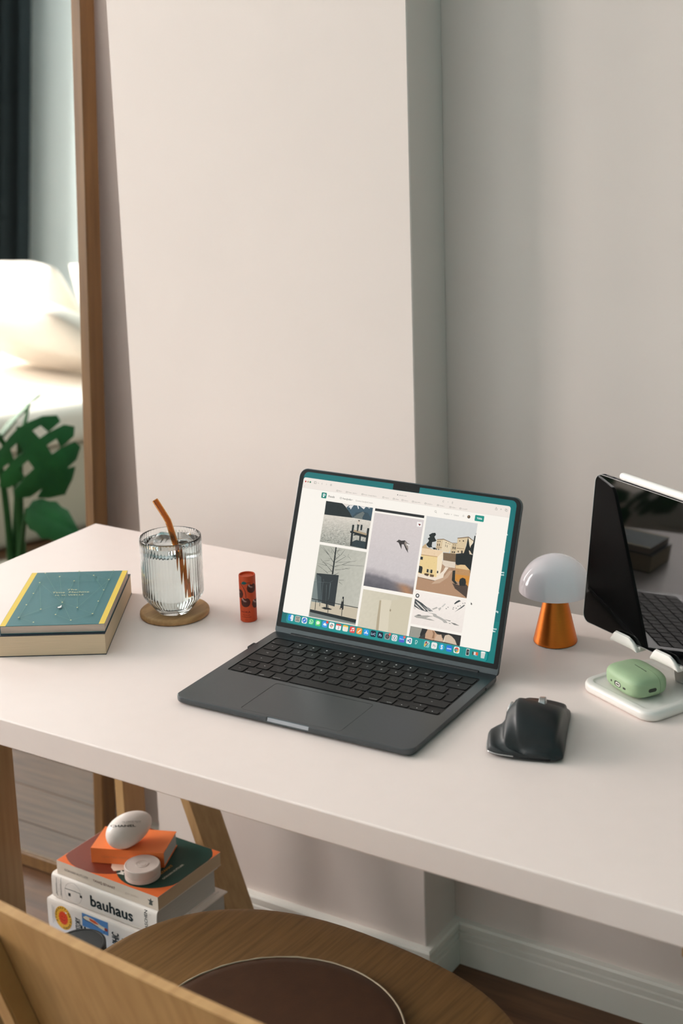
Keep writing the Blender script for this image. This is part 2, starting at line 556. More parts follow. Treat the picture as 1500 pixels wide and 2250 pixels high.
def pillow(name, label, loc, rot, sx, sy, sz, mat, cat='pillow', group=None, seed=0):
    rnd = random.Random(seed); n = 16
    ph = [(rnd.uniform(2, 6), rnd.uniform(2, 6), rnd.uniform(0, 6), rnd.uniform(.02, .06)) for _ in range(5)]
    bm = bmesh.new(); grid = {}
    for s in (1, -1):
        for i in range(n + 1):
            for j in range(n + 1):
                u, v = 2 * i / n - 1, 2 * j / n - 1
                e = max(0, (1 - abs(u) ** 3.2)) ** .5 * max(0, (1 - abs(v) ** 3.2)) ** .5
                if e < 1e-6 and s < 0: continue
                pinch = 1 - .06 * (u * u * v * v)
                h = e * (1 + sum(a * math.sin(p * u + q_ * v + r_) for p, q_, r_, a in ph))
                grid[(i, j, s)] = bm.verts.new((u * sx / 2 * pinch, v * sy / 2 * pinch, s * h * sz / 2))
    for s in (1, -1):
        for i in range(n):
            for j in range(n):
                q = [grid.get((a, b, s)) or grid[(a, b, 1)] for a, b in ((i, j), (i + 1, j), (i + 1, j + 1), (i, j + 1))]
                try: bm.faces.new(q if s > 0 else q[::-1])
                except ValueError: pass
    o = obj(name, bm, mat, angle=180); o.location = loc; o.rotation_euler = rot
    return tag(o, label, cat, group)


g = 'white pillows on the bed in the mirror'
pillow('pillow', 'white pillow at the front of the pile on the bed, seen in the mirror', (-3.60, -2.36, -.105), (R(28), 0, R(8)), .78, .50, .17, 'linen', group=g, seed=1)
pillow('pillow', 'white pillow leaning on the wall right of the dark curtain, seen in the mirror', (-3.42, -2.83, -.045), (R(58), 0, R(-4)), .66, .48, .17, 'linen', group=g, seed=2)
pillow('pillow', 'white pillow standing below the dark curtain, seen in the mirror', (-3.98, -2.80, -.055), (R(58), 0, R(4)), .42, .46, .15, 'linen', group=g, seed=3)
pillow('cushion', 'dark grey cushion lying on the bed, at the left edge of the mirror', (-3.70, -1.86, -.165), (R(12), 0, R(20)), .42, .30, .13, 'cushion', 'cushion', seed=4)

bm = bmesh.new()
N = 60; a_, b_ = [], []
for i in range(N + 1):
    t = i / N
    x = -4.53 + .25 * t; y = -3.0 + .055 * math.sin(t * 26) + .02 * math.sin(t * 11)
    a_.append((x, y)); b_.append((x, y + .012))
out = a_ + b_[::-1]
rings(bm, [[(x, y, z) for x, y in out] for z in (-.66, 0.9, 2.60)])
cur = obj('curtain', bm, 'curtain', angle=60)
tag(cur, 'long charcoal curtain hanging at the left edge of the mirror reflection', 'curtain')

bm = bbox(-2.86, -2.05, -2.7, -.95, FLOOR + .0005, FLOOR + .010, .003, 1)
tag(obj('rug', bm, 'rug'), 'beige rug on the floor beside the bed, reflected in the mirror', 'rug')

# monstera
plant = thing('monstera_plant', 'monstera with split green leaves, reflected low in the floor mirror', 'plant', (-2.16, -.80, FLOOR))
obj('pot', lathe([(0, 0), (.10, 0), (.128, .19), (.134, .205), (.125, .207), (.118, .18), (0, .18)], 32), 'pot', plant)
obj('soil', lathe([(0, .1805), (.115, .1815), (0, .190)], 24), 'soil', plant)


def monstera_leaf(base, tip_dir, normal, length, width, lobes=4, droop=.25, solid=False):
    """heart-shaped blade cut into lobes along the side veins, with a window beside the midrib"""
    base = Vector(base); T = Vector(tip_dir).normalized(); Nn = Vector(normal).normalized()
    X = T.cross(Nn).normalized(); Nn = X.cross(T).normalized()
    def prof(t): return width / 2 * (math.sin(math.pi * min(1, t * .92 + .10)) ** .62)
    def P(x, t, dz=0):
        sag = -droop * (x / width) ** 2 * width - .22 * length * t * t
        back = -.10 * length if False else 0
        return base + T * (t * length + back) + X * x + Nn * (sag + dz)
    bm = bmesh.new()
    for s in (1, -1):
        for k in range(lobes):
            t0, t1 = k / lobes, (k + 1) / lobes
            g0, g1 = (.03, .03)
            ns, strip = 8, []
            for i in range(ns + 1):
                f = i / ns
                gap = .0 if f < .5 or solid else (f - .5) / .5 * .15 / lobes
                lift = f * .10                                   # side veins sweep towards the tip
                ta, tb = t0 + gap + lift - .05 * f, t1 - gap + lift - .05 * f
                xm = prof((ta + tb) / 2)
                fa = f * (1 - .10 * (f > .9))
                strip.append((bm.verts.new(P(s * fa * prof(ta), ta)), bm.verts.new(P(s * f * xm * 1.03, (ta + tb) / 2, .004 * math.sin(math.pi * f))), bm.verts.new(P(s * fa * prof(tb), tb))))
            for i, (p, q) in enumerate(zip(strip, strip[1:])):
                if solid is False and k in (0, 1) and i in (2, 3):                       # oval window near the midrib
                    bm.faces.new((p[0], q[0], q[1], p[1])); continue
                bm.faces.new((p[0], q[0], q[1], p[1])); bm.faces.new((p[1], q[1], q[2], p[2]))
    bmesh.ops.remove_doubles(bm, verts=bm.verts, dist=1e-5)
    bmesh.ops.recalc_face_normals(bm, faces=bm.faces)
    ret = bmesh.ops.solidify(bm, geom=bm.faces[:], thickness=.0012)
    return bm


inv = Vector((-2.16, -.80, FLOOR))
right = Vector((.8, -.6, 0))                                      # to the right in the reflection
toward = Vector((.68, .72, .17))                                  # towards the mirror
L = [  # base point (world), tip direction, normal, length, width
    ((-2.03, -.66, -.105), right * .62 + Vector((0, 0, -.78)), toward + Vector((0, 0, .5)), .20, .235),
    ((-2.16, -.62, -.07), right * -.5 + Vector((0, 0, -.75)), toward + Vector((0, 0, .4)), .24, .22),
    ((-1.99, -.65, -.30), right * .7 + Vector((0, 0, -.25)), toward + Vector((0, 0, .8)), .14, .11),
    ((-2.42, -.70, .02), right * -.9 + Vector((0, 0, -.3)), toward + Vector((0, 0, .6)), .26, .24),
    ((-2.34, -1.02, -.12), right * -.6 + Vector((0, -.5, -.2)), toward + Vector((0, 0, .9)), .24, .22),
]
for b, t, n_, l, w in L:
    lo = Vector(b) - inv
    lf = obj('leaf', monstera_leaf(lo, t, n_, l, w, solid=l < .15), 'leaf', plant, angle=60)
    bm = bmesh.new()
    st = Vector((.02 * random.uniform(-1, 1), .02 * random.uniform(-1, 1), .186))
    mid = (st + lo) / 2 + Vector((0, 0, .10 if l > .15 else -.02)) - (Vector((lo.x, lo.y, 0))) * .25
    tube(bm, catmull([tuple(st), tuple(mid), tuple(lo)], 8), lambda q: .011 - .007 * q, 8)
    obj('stem', bm, 'stem', plant, angle=60)

# ================================================================== DESK ON TRESTLES
DX0, DX1, DY0 = -.936, .46, -.577
desk = obj('desk', bbox(DX0, DX1, DY0, 0, -.0335, 0, .0022, 3), 'desk')
tag(desk, 'white desk top with softly rounded edges, carrying the laptop', 'desk')


def trestle(x, label):
    t = thing('trestle', label, 'trestle', (x, 0, FLOOR))
    top = -.0338 - FLOOR
    obj('top_beam', bbox(-.016, .012, -.50, .02, top - .062, top, .001, 1), 'birch', t, smooth=False)
    for y0 in (-.03, -.305):                                       # upright legs
        obj('leg', bbox(-.006, .012, y0, y0 + .05, 0, top - .0625, .001, 1), 'birch', t, smooth=False)
    for y0 in (-.03, -.52):                                        # slanted legs
        bm = bmesh.new(); sl = .39; h = top - .0625
        xt = .012; xb = xt + sl * h
        vs_ = [(xb - .0185, 0), (xb, 0), (xt + .0185, h), (xt, h)]
        bm2 = [[(x_, y_, z_) for x_, z_ in vs_] for y_ in (y0, y0 + .058)]
        rings(bm, bm2); bmesh.ops.bevel(bm, geom=bm.edges[:], offset=.001, segments=1, affect='EDGES')
        obj('leg', bm, 'birch', t, smooth=False)
    return t


trestle(-.902, 'pale wooden trestle under the left end of the white desk, beside the stacked books')
trestle(.2125, 'pale wooden trestle under the right end of the desk, only a sliver in view')

# ================================================================== CHAIR
chair = thing('desk_chair', 'wooden chair with wide bent-veneer back and rounded seat, pulled up to the desk', 'chair', (-.205, -.59, FLOOR), R(-5.5))
SZ = -.27 - FLOOR                                                   # seat height
def seat_outline(sx, yf, yb, n=72, e=2.5):
    out = []
    for i in range(n):
        a = 2 * math.pi * i / n; c, s = math.cos(a), math.sin(a)
        r = lambda v: math.copysign(abs(v) ** (2 / e), v)
        out.append((sx * r(c), (yf if s > 0 else yb) * r(s)))
    return out
bm = bmesh.new()
rs = []
for f, dz in ((1.0, -.016), (1.004, -.008), (1.0, -.001), (.97, .0), (.85, -.0010), (.75, -.0020), (.5, -.0020), (.25, -.0020)):
    rs.append([(x * f, y * f, SZ + dz) for x, y in seat_outline(.262, .208, .225)])
rings(bm, rs); obj('seat', bm, 'oakseat', chair, angle=50)
# back panel: veneer sheet, reclined, corners drawn in towards the foot
rec = math.atan(.33); PH = .215; XC = .045
def panel_pt(x, h, off):                                            # h down from the top edge, off = towards the camera
    y = -.262 + h * math.sin(rec) + .10 * x * x - off * math.cos(rec)
    return (x + XC, y, -.0022 - FLOOR - h * math.cos(rec) - off * math.sin(rec) * 0 )
def half(h):
    t = h / PH
    return .225 * (1 - .10 * t) * (1 - max(0, (t - .55) / .45) ** 2.2 * .55) if h > .03 else .225 - .03 * (1 - h / .03) ** 2
bm = bmesh.new(); NX, NH = 30, 16
for off in (0, .0115):
    for j in range(NH + 1):
        h = PH * j / NH
        for i in range(NX + 1):
            x = half(h) * (2 * i / NX - 1)
            bm.verts.new(panel_pt(x, h, off))
bm.verts.ensure_lookup_table(); K = (NX + 1) * (NH + 1)
idx = lambda i, j, k: bm.verts[k * K + j * (NX + 1) + i]
for j in range(NH):
    for i in range(NX):
        bm.faces.new((idx(i, j, 0), idx(i + 1, j, 0), idx(i + 1, j + 1, 0), idx(i, j + 1, 0)))
        bm.faces.new((idx(i, j, 1), idx(i, j + 1, 1), idx(i + 1, j + 1, 1), idx(i + 1, j, 1)))
for j in range(NH):
    for i in (0, NX): bm.faces.new((idx(i, j, 0), idx(i, j + 1, 0), idx(i, j + 1, 1), idx(i, j, 1)))
for i in range(NX):
    for j in (0, NH): bm.faces.new((idx(i, j, 0), idx(i, j, 1), idx(i + 1, j, 1), idx(i + 1, j, 0)))
obj('backrest', bm, 'oak', chair, angle=40)
def leg(path, a, b):
    bm = bmesh.new()
    def sec(i, n): return [(-a / 2, -b / 2), (a / 2, -b / 2), (a / 2, b / 2), (-a / 2, b / 2)]
    sweep(bm, path, sec, up=(0, 1, 0))
    bmesh.ops.bevel(bm, geom=bm.edges[:], offset=.002, segments=2, affect='EDGES')
    return bm
for s in (-1, 1):
    x = s * .143
    p_top = panel_pt(x, .040, .0115 + .011); p_mid = panel_pt(x, .19, .0115 + .011)
    obj('rear_leg', leg([p_top, p_mid, (XC + s * .150, -.16, SZ - .03), (XC + s * .19, -.235, 0)], .024, .022), 'oak', chair, angle=40)
    obj('front_leg', leg([(s * .185, .125, SZ - .017), (s * .225, .165, 0)], .026, .026), 'oak', chair, angle=40)
obj('front_rail', bbox(-.176, .176, .115, .135, SZ - .06, SZ - .0165, .002, 1), 'oak', chair, smooth=False)
obj('side_rail', bbox(-.185, -.165, -.13, .114, SZ - .06, SZ - .0165, .002, 1), 'oak', chair, smooth=False)
obj('side_rail', bbox(.165, .185, -.13, .114, SZ - .06, SZ - .0165, .002, 1), 'oak', chair, smooth=False)
obj('rear_rail', bbox(-.164, .164, -.15, -.13, SZ - .06, SZ - .0165, .002, 1), 'oak', chair, smooth=False)

pad = thing('seat_pad', 'round dark brown leather pad with a pale stitched rim on the chair seat', 'seat pad', (-.205, -.59, -.27 - .0018))
obj('leather', lathe([(0, .0), (.13, .0), (.1365, .002), (.1385, .0045), (.1365, .0072), (.125, .0082), (0, .0062)], 80), 'leather', pad, angle=60)
bm = bmesh.new()
n = 150
tube(bm, [(.1375 * math.cos(2 * math.pi * i / n), .1375 * math.sin(2 * math.pi * i / n), .0072 + .0004 * math.sin(i * 1.3) * math.sin(i * .37)) for i in range(n + 1)], .0011, 6)
obj('stitched_rim', bm, 'thread', pad, angle=60)
PHOTO_ART = {
 'lake': [
  ((222,214,206),[(-84.8,168),(-41,168.2),(-40.9,152),(-66.8,152.4),(-78.4,164)]),
  ((26,36,38),[(-108,168),(-84.8,168),(-82.2,166.7),(-79.4,164.8),(-75.7,161.4),(-72.3,158.4),(-66.8,152.3),(-107.2,151.1)]),
  ((62,86,100),[(-77.8,163.6),(-74.9,166.4),(-70.6,167.4),(-67.6,167.9),(-41,168.2),(-40.9,152),(-66.8,152.4),(-72.3,158.4),(-75.7,161.4)]),
  ((226,224,222),[(-75.1,164.4),(-73.2,166.6),(-67.9,167.8),(-70.1,164.6),(-71.3,162),(-72.8,164.2)]),
  ((222,222,222),[(-63.4,167.9),(-61.9,168),(-60.1,164.9),(-61,163.8)]),
  ((232,228,224),[(-59.5,167.7),(-51.2,167.8),(-53.4,164.6),(-55.8,166)]),
  ((200,205,206),[(-48.3,167.4),(-44.5,167.7),(-46,166.5)]),
  ((52,72,82),[(-67.7,154.2),(-63,159.2),(-53.4,161.9),(-46.6,160.9),(-40.8,154.4),(-40.9,152),(-66.8,152.4)]),
  ((104,112,110),[(-66.3,152.9),(-61,157.5),(-54,161.8),(-51.4,159.8),(-53.7,154.1),(-52.2,152)]),
  ((40,54,58),[(-64.3,122.6),(-57.2,126.5),(-43.8,126),(-42.8,117.5),(-64.6,118.2)]),
  ((24,32,34),[(-65.8,144.1),(-63,144.2),(-62.9,133.5),(-61.9,118.7),(-64.7,118.8),(-65.6,133.1)]),
  ((24,32,34),[(-67.7,135.7),(-66.2,136.4),(-44.1,133.9),(-43.9,131.7),(-62.9,133.5),(-66.8,133.9)]),
  ((24,32,34),[(-44.5,142.8),(-41.8,142.9),(-41.3,132.1),(-40.9,117.4),(-43.5,117.8),(-44.5,131.7)]),
  ((30,38,40),[(-53.7,132.1),(-51.6,132.1),(-51,126.3),(-53.1,126.4)]),
  ((30,38,40),[(-54.2,145.7),(-51.6,145.7),(-51.4,138.9),(-53.8,139)]),
  ((170,150,120),[(-62.6,138.4),(-43.9,136.1),(-44.3,133.9),(-62.7,135.9)]),
  ((60,66,64),[(-59.3,146.3),(-55.4,146.1),(-56.2,143.1),(-56.5,137),(-58.5,137.1)]),
  ((214,200,184),[(-60.7,149.3),(-58.6,147.2),(-59.2,145.6),(-55.7,145.1),(-55.6,147.6),(-57.9,149.7)]),
  ((70,60,56),[(-58.4,150.8),(-56.5,150.7),(-56.5,149.1),(-58.3,149.4)]),
  ((24,32,34),[(-62.6,132.3),(-58.5,133.9),(-44.9,132.6),(-44.4,131.2),(-58.2,132.2),(-61.3,131.3)]),
 ],
 'tree': [
  ((196,184,162),[(-105.7,43.2),(-40.6,46.2),(-39.8,32.2),(-106.2,33.6)]),
  ((120,130,128),[(-105.4,78.7),(-97.6,70.4),(-92.8,44),(-106.1,43.8),(-106.7,64.2)]),
  ((40,47,50),[(-105.4,78.7),(-73.6,80.9),(-72.8,42.6),(-92.2,44.1),(-98.7,70.3)]),
  ((70,80,82),[(-105.1,77.6),(-97.9,75.2),(-91.3,45.2),(-96.8,44.3)]),
  ((24,32,34),[(-106.3,34.1),(-39.7,32.2),(-39.6,27.9),(-106.1,30.7)]),
  ((118,126,122),[(-106.1,30.7),(-39.6,27.9),(-39.7,26.3),(-105.9,25.6)]),
  ((30,34,36),[(-91.1,38),(-86.9,39.9),(-80.2,39.8),(-75.5,38.8),(-77.6,37.8),(-85.3,37)]),
  ((34,38,40),[(-85.4,45.2),(-82.9,45.1),(-82.4,38.9),(-84.6,38.8)]),
  ((26,30,32),[(-84.3,113.8),(-82.6,113.8),(-81.5,80.7),(-83.7,80.4)]),
  ((34,38,40),[(-63.8,56.3),(-61.9,56.2),(-61,49.1),(-60.1,42.5),(-60.4,40.6),(-65.2,40.5),(-64.4,48.6),(-64.1,52.9)]),
  ((170,165,150),[(-63.9,53.7),(-62.6,53.7),(-62.5,50.3),(-63.9,50.6)]),
  ((190,175,155),[(-64.1,42.4),(-61.9,42.2),(-61.8,40.6),(-64.1,40.7)]),
  ((26,30,32),[(-106.5,47.4),(-40.1,46.6),(-40.1,45.8),(-106.4,46.5)]),
  ((30,34,36),[(-100.6,45.7),(-99.8,45.8),(-98.8,34.3),(-99.7,34.2)]),
  ((30,34,36),[(-94.4,43.8),(-93.6,43.9),(-93.2,39.6),(-93.9,39.5)]),
  ((30,34,36),[(-82.2,42.8),(-81.3,43),(-80.3,33.7),(-81.2,33.6)]),
  ((30,34,36),[(-62.6,45),(-61.8,45.1),(-60.6,33.1),(-61.5,32.9)]),
  ((62,66,64),[(-83.1,95.2),(-91.5,103),(-91.8,102.9),(-83.7,94.7)]),
  ((62,66,64),[(-91.4,103.2),(-101.7,111.8),(-101.9,111.7),(-91.9,102.8)]),
  ((62,66,64),[(-92.8,103.9),(-104.5,111.4),(-104.6,111.3),(-93.1,103.6)]),
  ((62,66,64),[(-82.1,98.3),(-75.1,105.3),(-75.3,105.4),(-82.7,98.7)]),
  ((62,66,64),[(-74.9,105.2),(-70.7,112.2),(-70.9,112.3),(-75.4,105.5)]),
  ((62,66,64),[(-76,104.6),(-79.9,106.7),(-80,106.5),(-76.3,104.3)]),
  ((62,66,64),[(-81,94.8),(-67.7,104.6),(-67.9,104.8),(-81.4,95.3)]),
  ((62,66,64),[(-81.3,90.1),(-71.9,93.6),(-72,93.8),(-81.6,90.7)]),
  ((62,66,64),[(-71.8,93.5),(-60.1,99.5),(-60.2,99.7),(-72.1,94)]),
  ((62,66,64),[(-69.8,93.8),(-40.8,96.7),(-40.9,96.9),(-69.8,94.2)]),
  ((62,66,64),[(-80.1,85.9),(-70.4,88.4),(-70.5,88.6),(-80.2,86.5)]),
  ((62,66,64),[(-70.4,88.3),(-59.3,91.6),(-59.4,91.8),(-70.6,88.7)]),
  ((62,66,64),[(-65.8,90.2),(-60.2,90),(-60.1,90.1),(-65.8,90.6)]),
  ((62,66,64),[(-83.7,84),(-92.6,90.3),(-92.8,90),(-84.2,83.4)]),
  ((62,66,64),[(-92.5,90.4),(-99.7,94.6),(-99.8,94.4),(-92.9,89.9)]),
  ((62,66,64),[(-99.6,94.6),(-102.4,97),(-102.6,96.9),(-99.9,94.3)]),
  ((62,66,64),[(-92.7,90.1),(-106.4,90.6),(-106.4,90.5),(-92.7,89.7)]),
  ((62,66,64),[(-89.2,81.2),(-98,85.5),(-98.2,85.4),(-89.5,80.7)]),
  ((62,66,64),[(-98,85.6),(-105.4,88.6),(-105.5,88.4),(-98.2,85.3)]),
  ((62,66,64),[(-84.4,84.3),(-89.6,82.4),(-89.6,82.3),(-84.2,83.9)]),
  ((62,66,64),[(-79.5,80.2),(-74,83.6),(-74.2,83.8),(-79.9,80.7)]),
  ((62,66,64),[(-83.6,90.3),(-90.8,92.5),(-90.9,92.3),(-83.8,89.8)]),
  ((62,66,64),[(-90.8,92.6),(-99.5,93.1),(-99.5,92.9),(-90.9,92.2)]),
  ((62,66,64),[(-89.5,97.2),(-99.1,94.1),(-99.1,94),(-89.4,96.8)]),
  ((62,66,64),[(-80.9,100.7),(-84.3,106.5),(-84.5,106.4),(-81.3,100.5)]),
  ((62,66,64),[(-84.2,106.6),(-91.1,112.8),(-91.3,112.7),(-84.6,106.3)]),
  ((62,66,64),[(-80.9,106.8),(-77.6,113.2),(-77.8,113.3),(-81.3,107)]),
  ((62,66,64),[(-87.5,98.9),(-92.1,99.1),(-92.1,98.9),(-87.5,98.5)]),
  ((62,66,64),[(-79,95.4),(-54.8,100.5),(-54.8,100.7),(-79.1,95.7)]),
  ((62,66,64),[(-54.7,100.5),(-51.3,102.8),(-51.3,102.8),(-54.9,100.7)]),
  ((62,66,64),[(-64.6,104.8),(-60.1,101.9),(-60,102.1),(-64.4,105.1)]),
  ((62,66,64),[(-71.4,105.8),(-67.9,104.9),(-67.8,105),(-71.3,106.1)]),
  ((62,66,64),[(-89.6,109),(-87,104.6),(-86.8,104.7),(-89.2,109.2)]),
  ((62,66,64),[(-81.7,91.5),(-89.2,89.3),(-89.1,89.2),(-81.6,91.1)]),
  ((62,66,64),[(-72.5,74.8),(-65.4,76),(-65.5,76.2),(-72.6,75.2)]),
  ((62,66,64),[(-72.3,72.7),(-66.7,70.3),(-66.6,70.4),(-72,73.1)]),
  ((62,66,64),[(-88.7,105.9),(-94.6,109.9),(-94.7,109.8),(-88.9,105.7)]),
  ((62,66,64),[(-64.6,107.9),(-65.9,103.3),(-65.8,103.3),(-64.3,107.9)]),
  ((62,66,64),[(-82,109),(-73.1,112.4),(-73.1,112.5),(-82.2,109.4)]),
  ((92,102,104),[(-106.7,67.4),(-84.5,69.9),(-84.6,70.1),(-106.8,67.8)]),
  ((92,102,104),[(-94.3,72.8),(-92.4,69.3),(-92.2,69.3),(-93.9,73)]),
  ((92,102,104),[(-84.4,69.9),(-80.5,73),(-80.6,73.1),(-84.7,70.1)]),
  ((92,102,104),[(-83.9,69.7),(-82.7,49.5),(-82.3,49.5),(-82.8,69.7)]),
  ((92,102,104),[(-94.3,69),(-91.8,47.1),(-91.5,47.1),(-93.7,69.1)]),
  ((92,102,104),[(-88.8,67),(-85.9,46.1),(-85.7,46.1),(-88.2,67)]),
 ],
 'bird': [
  ((168,160,162),[(-38.6,100.9),(-24.3,101.9),(-4,100.5),(11.7,96.3),(30.2,90.4),(30.3,73.5),(-36.8,73.9)]),
  ((116,112,116),[(-37.7,88.8),(-27.7,92.6),(-13,94.8),(7,94.5),(29.8,88.2),(30.3,73.5),(-36.8,73.9)]),
  ((92,90,94),[(-37.1,82.3),(-21.7,87.3),(-1.4,85.6),(14.2,81.4),(31,77.1),(30.3,73.5),(-36.8,73.9)]),
  ((176,128,92),[(2.5,86.2),(7.8,89.6),(20.3,88.9),(29.5,87.1),(30.3,73.5),(17.8,75),(9.3,81.1)]),
  ((146,108,84),[(9.9,85.1),(23.6,84),(29.9,80.6),(30.3,73.5),(18.9,75.6)]),
  ((56,50,50),[(-2.5,132),(0.5,135),(4.1,134.2),(8.7,135.3),(12.9,132.4),(16.2,131.6),(15.8,129.7),(12.1,129.6),(15.6,120.9),(11.7,124.8),(7.8,130.3),(5.1,130),(5.9,123.9),(2.6,128.9),(0.6,131.5)]),
  ((150,138,130),[(8.8,134.4),(13,132),(15.3,124.2),(13,126),(8.6,131.3)]),
  ((220,214,210),[(11.3,131.7),(16.5,131.4),(15.8,129.5),(11.8,129.8)]),
  ((244,240,236),[(21.1,159.4),(27.5,159.6),(27.9,154),(21.8,153.8)]),
  ((120,30,36),[(23,157),(24.1,157.6),(24.9,157.1),(25.8,157.6),(26.5,156.8),(25.1,154.9)]),
 ],
 'tower': [
  ((176,162,136),[(-12.9,59.7),(-9.5,60.2),(-7.8,22.2),(-11.8,19.4),(-12.6,37.8)]),
  ((216,206,184),[(-10.7,61.3),(2.9,62.2),(5.6,22.3),(-8.3,22.2)]),
  ((206,196,172),[(2.1,51.1),(3.9,62.3),(33.5,69.2),(33.6,26),(4.6,22.2)]),
  ((150,135,112),[(2.9,52.4),(4.3,51.1),(4.2,48.9),(2.6,49.5)]),
 ],
 'village': [
  ((120,98,74),[(61.2,128.1),(77.9,129.2),(79.2,119.4),(62.7,119.1)]),
  ((34,38,36),[(77.9,129.2),(88.2,131.5),(100.1,131.1),(100.1,109.7),(79.2,117.3)]),
  ((212,190,154),[(50.5,140.1),(51,142.4),(58.6,144),(58.4,130.9),(51.1,131)]),
  ((226,208,176),[(58.6,144),(71.1,141.1),(70.3,133.2),(68.3,129.1),(59.3,128.9),(58.3,131.5)]),
  ((206,184,148),[(71.1,141.1),(77.6,141.5),(77.9,128.9),(70.1,128.9),(70.3,133.2)]),
  ((214,192,156),[(77,147.1),(90.4,150.6),(88.2,131.5),(77.8,129.7),(77.5,138.6)]),
  ((230,214,186),[(90.4,150.6),(98.1,147.4),(94.1,135.6),(89.7,140.3)]),
  ((120,96,72),[(50.7,142.6),(59.2,144.2),(71.1,141.1),(77.6,141.8),(77.7,141.2),(71.2,140.5),(59.2,143.3),(50.8,141.8)]),
  ((120,96,72),[(76.9,147.9),(90.9,151.2),(98.4,147.4),(97.6,146.8),(90.8,150.1),(77,147)]),
  ((140,112,84),[(51.2,133.7),(58.5,133.9),(58.5,133.2),(51.2,133.1)]),
  ((140,112,84),[(77.6,136.1),(87.4,136.7),(87.3,136.1),(77.6,135.4)]),
  ((64,54,46),[(51.9,140.6),(53,140.6),(53,139.3),(51.9,139.3)]),
  ((64,54,46),[(54.4,141.1),(55.4,141.1),(55.5,139.7),(54.4,139.7)]),
  ((64,54,46),[(51.8,137.6),(52.9,137.6),(53.2,134.8),(52.1,134.8)]),
  ((64,54,46),[(54.2,137.9),(55.3,137.9),(55.6,134.9),(54.5,134.9)]),
  ((64,54,46),[(51.5,132.1),(52.5,132.1),(52.7,130),(51.7,130)]),
  ((64,54,46),[(54,132.2),(55,132.2),(55.2,130),(54.2,130.1)]),
  ((64,54,46),[(72.7,139.5),(73.7,139.5),(73.6,138.5),(72.7,138.5)]),
  ((64,54,46),[(75.1,139.7),(76,139.7),(76,138.6),(75.1,138.6)]),
  ((64,54,46),[(72.4,137),(73.7,137),(74,134.2),(72.7,134.1)]),
  ((64,54,46),[(74.8,137.1),(76.1,137.1),(76.4,134.1),(75.1,134.1)]),
  ((64,54,46),[(72.1,131.3),(73.8,131.4),(73.9,129.6),(72.3,129.5)]),
  ((64,54,46),[(74.6,131.6),(76.3,131.6),(76.4,129.6),(74.8,129.5)]),
  ((64,54,46),[(84.2,146.1),(85.7,146.1),(85.8,144.6),(84.2,144.6)]),
  ((64,54,46),[(79.7,145.3),(80.8,145.3),(80.8,144.1),(79.7,144.1)]),
  ((64,54,46),[(84,133.8),(86,134),(86.3,130.8),(84.3,130.6)]),
  ((64,54,46),[(79.6,133.2),(80.9,133.2),(81.1,131.1),(79.8,131.1)]),
  ((64,54,46),[(62.7,140.8),(63.6,140.7),(63.6,139.6),(62.7,139.7)]),
  ((64,54,46),[(65.6,140.1),(66.3,140),(66.3,139.1),(65.6,139.1)]),
  ((64,54,46),[(68,139.9),(68.7,139.8),(68.7,138.9),(68,138.9)]),
  ((64,54,46),[(62.6,138),(63.2,138),(63.5,135.3),(62.9,135.4)]),
  ((64,54,46),[(64.8,137.5),(65.4,137.5),(65.7,134.8),(65.1,134.9)]),
  ((30,38,38),[(43.2,148.9),(47.3,149.7),(48.6,147.5),(46.9,145),(48.1,143),(50.4,140.6),(47.9,139.2),(45,138.3),(45.1,133.9),(46,132.4),(41.9,131.3),(38.5,133.5),(37.6,135),(39.7,137.5),(40.5,139.8),(38.3,141.7),(41,143.7),(39.4,146.2)]),
  ((30,38,38),[(46.1,131.9),(50.2,132.5),(51.8,130.5),(48.2,130)]),
  ((200,170,130),[(32.8,131.1),(36.9,135.5),(39.4,131.5),(47.6,129.9),(33.1,129.5)]),
  ((232,204,168),[(32.8,129.4),(58.4,130.4),(60.8,129.1),(54.7,122),(33.1,122.1)]),
  ((232,204,146),[(33.1,122.1),(54.7,122),(57.2,98.3),(32.6,99.5)]),
  ((190,152,108),[(33.1,122.1),(54.6,122.5),(54.8,121.7),(33.1,121.2)]),
  ((240,222,192),[(60.8,129.1),(62,123.4),(62,109.3),(61,100.5),(57.2,98.3),(54.7,122)]),
  ((38,44,44),[(32.6,119.3),(35.9,119.3),(36,115.7),(32.6,115.8)]),
  ((32,36,36),[(32.5,108.4),(36.7,108),(37.6,106.2),(37.5,99.7),(32.8,100.3)]),
  ((30,34,34),[(43.3,106),(45.6,106),(45.8,102),(43.5,102.1)]),
  ((30,34,34),[(48.3,106.1),(50.9,106),(51.1,102),(48.4,102)]),
  ((200,190,160),[(45.7,105.9),(48.1,106),(48.3,102.1),(45.9,102)]),
  ((40,40,36),[(56.8,105.8),(58.6,105.8),(58.8,103.2),(57,103.2)]),
  ((222,206,186),[(62.7,119.4),(79.2,119.2),(79.4,112.5),(66.9,112.2),(62.3,114.8)]),
  ((236,220,200),[(32.6,99.5),(57.2,98.3),(64.8,107),(66.9,111.9),(71.2,111.8),(66.5,103.5),(66.1,99.2),(55.5,94),(33.1,95.2)]),
  ((110,86,66),[(33.1,95.2),(55.4,94.2),(55.6,93.4),(33.2,94.5)]),
  ((86,66,48),[(41,100.7),(47.1,100.9),(46.8,98.9),(45.8,97.7),(41,98.6)]),
  ((110,86,60),[(48.3,100.8),(53.8,100.5),(53.6,97.8),(48.8,97.6)]),
  ((176,138,108),[(33.2,94.7),(55.6,93.5),(66.1,99.2),(71.7,108.6),(78.8,109.1),(77.2,100.8),(78.8,94.7),(88.8,91.9),(99.4,92.5),(99.9,80.1),(33,79.7)]),
  ((196,164,136),[(55.6,93.5),(66.1,99.2),(72.4,108.2),(77,109.4),(71.9,100),(62.4,92.1),(52,89.4)]),
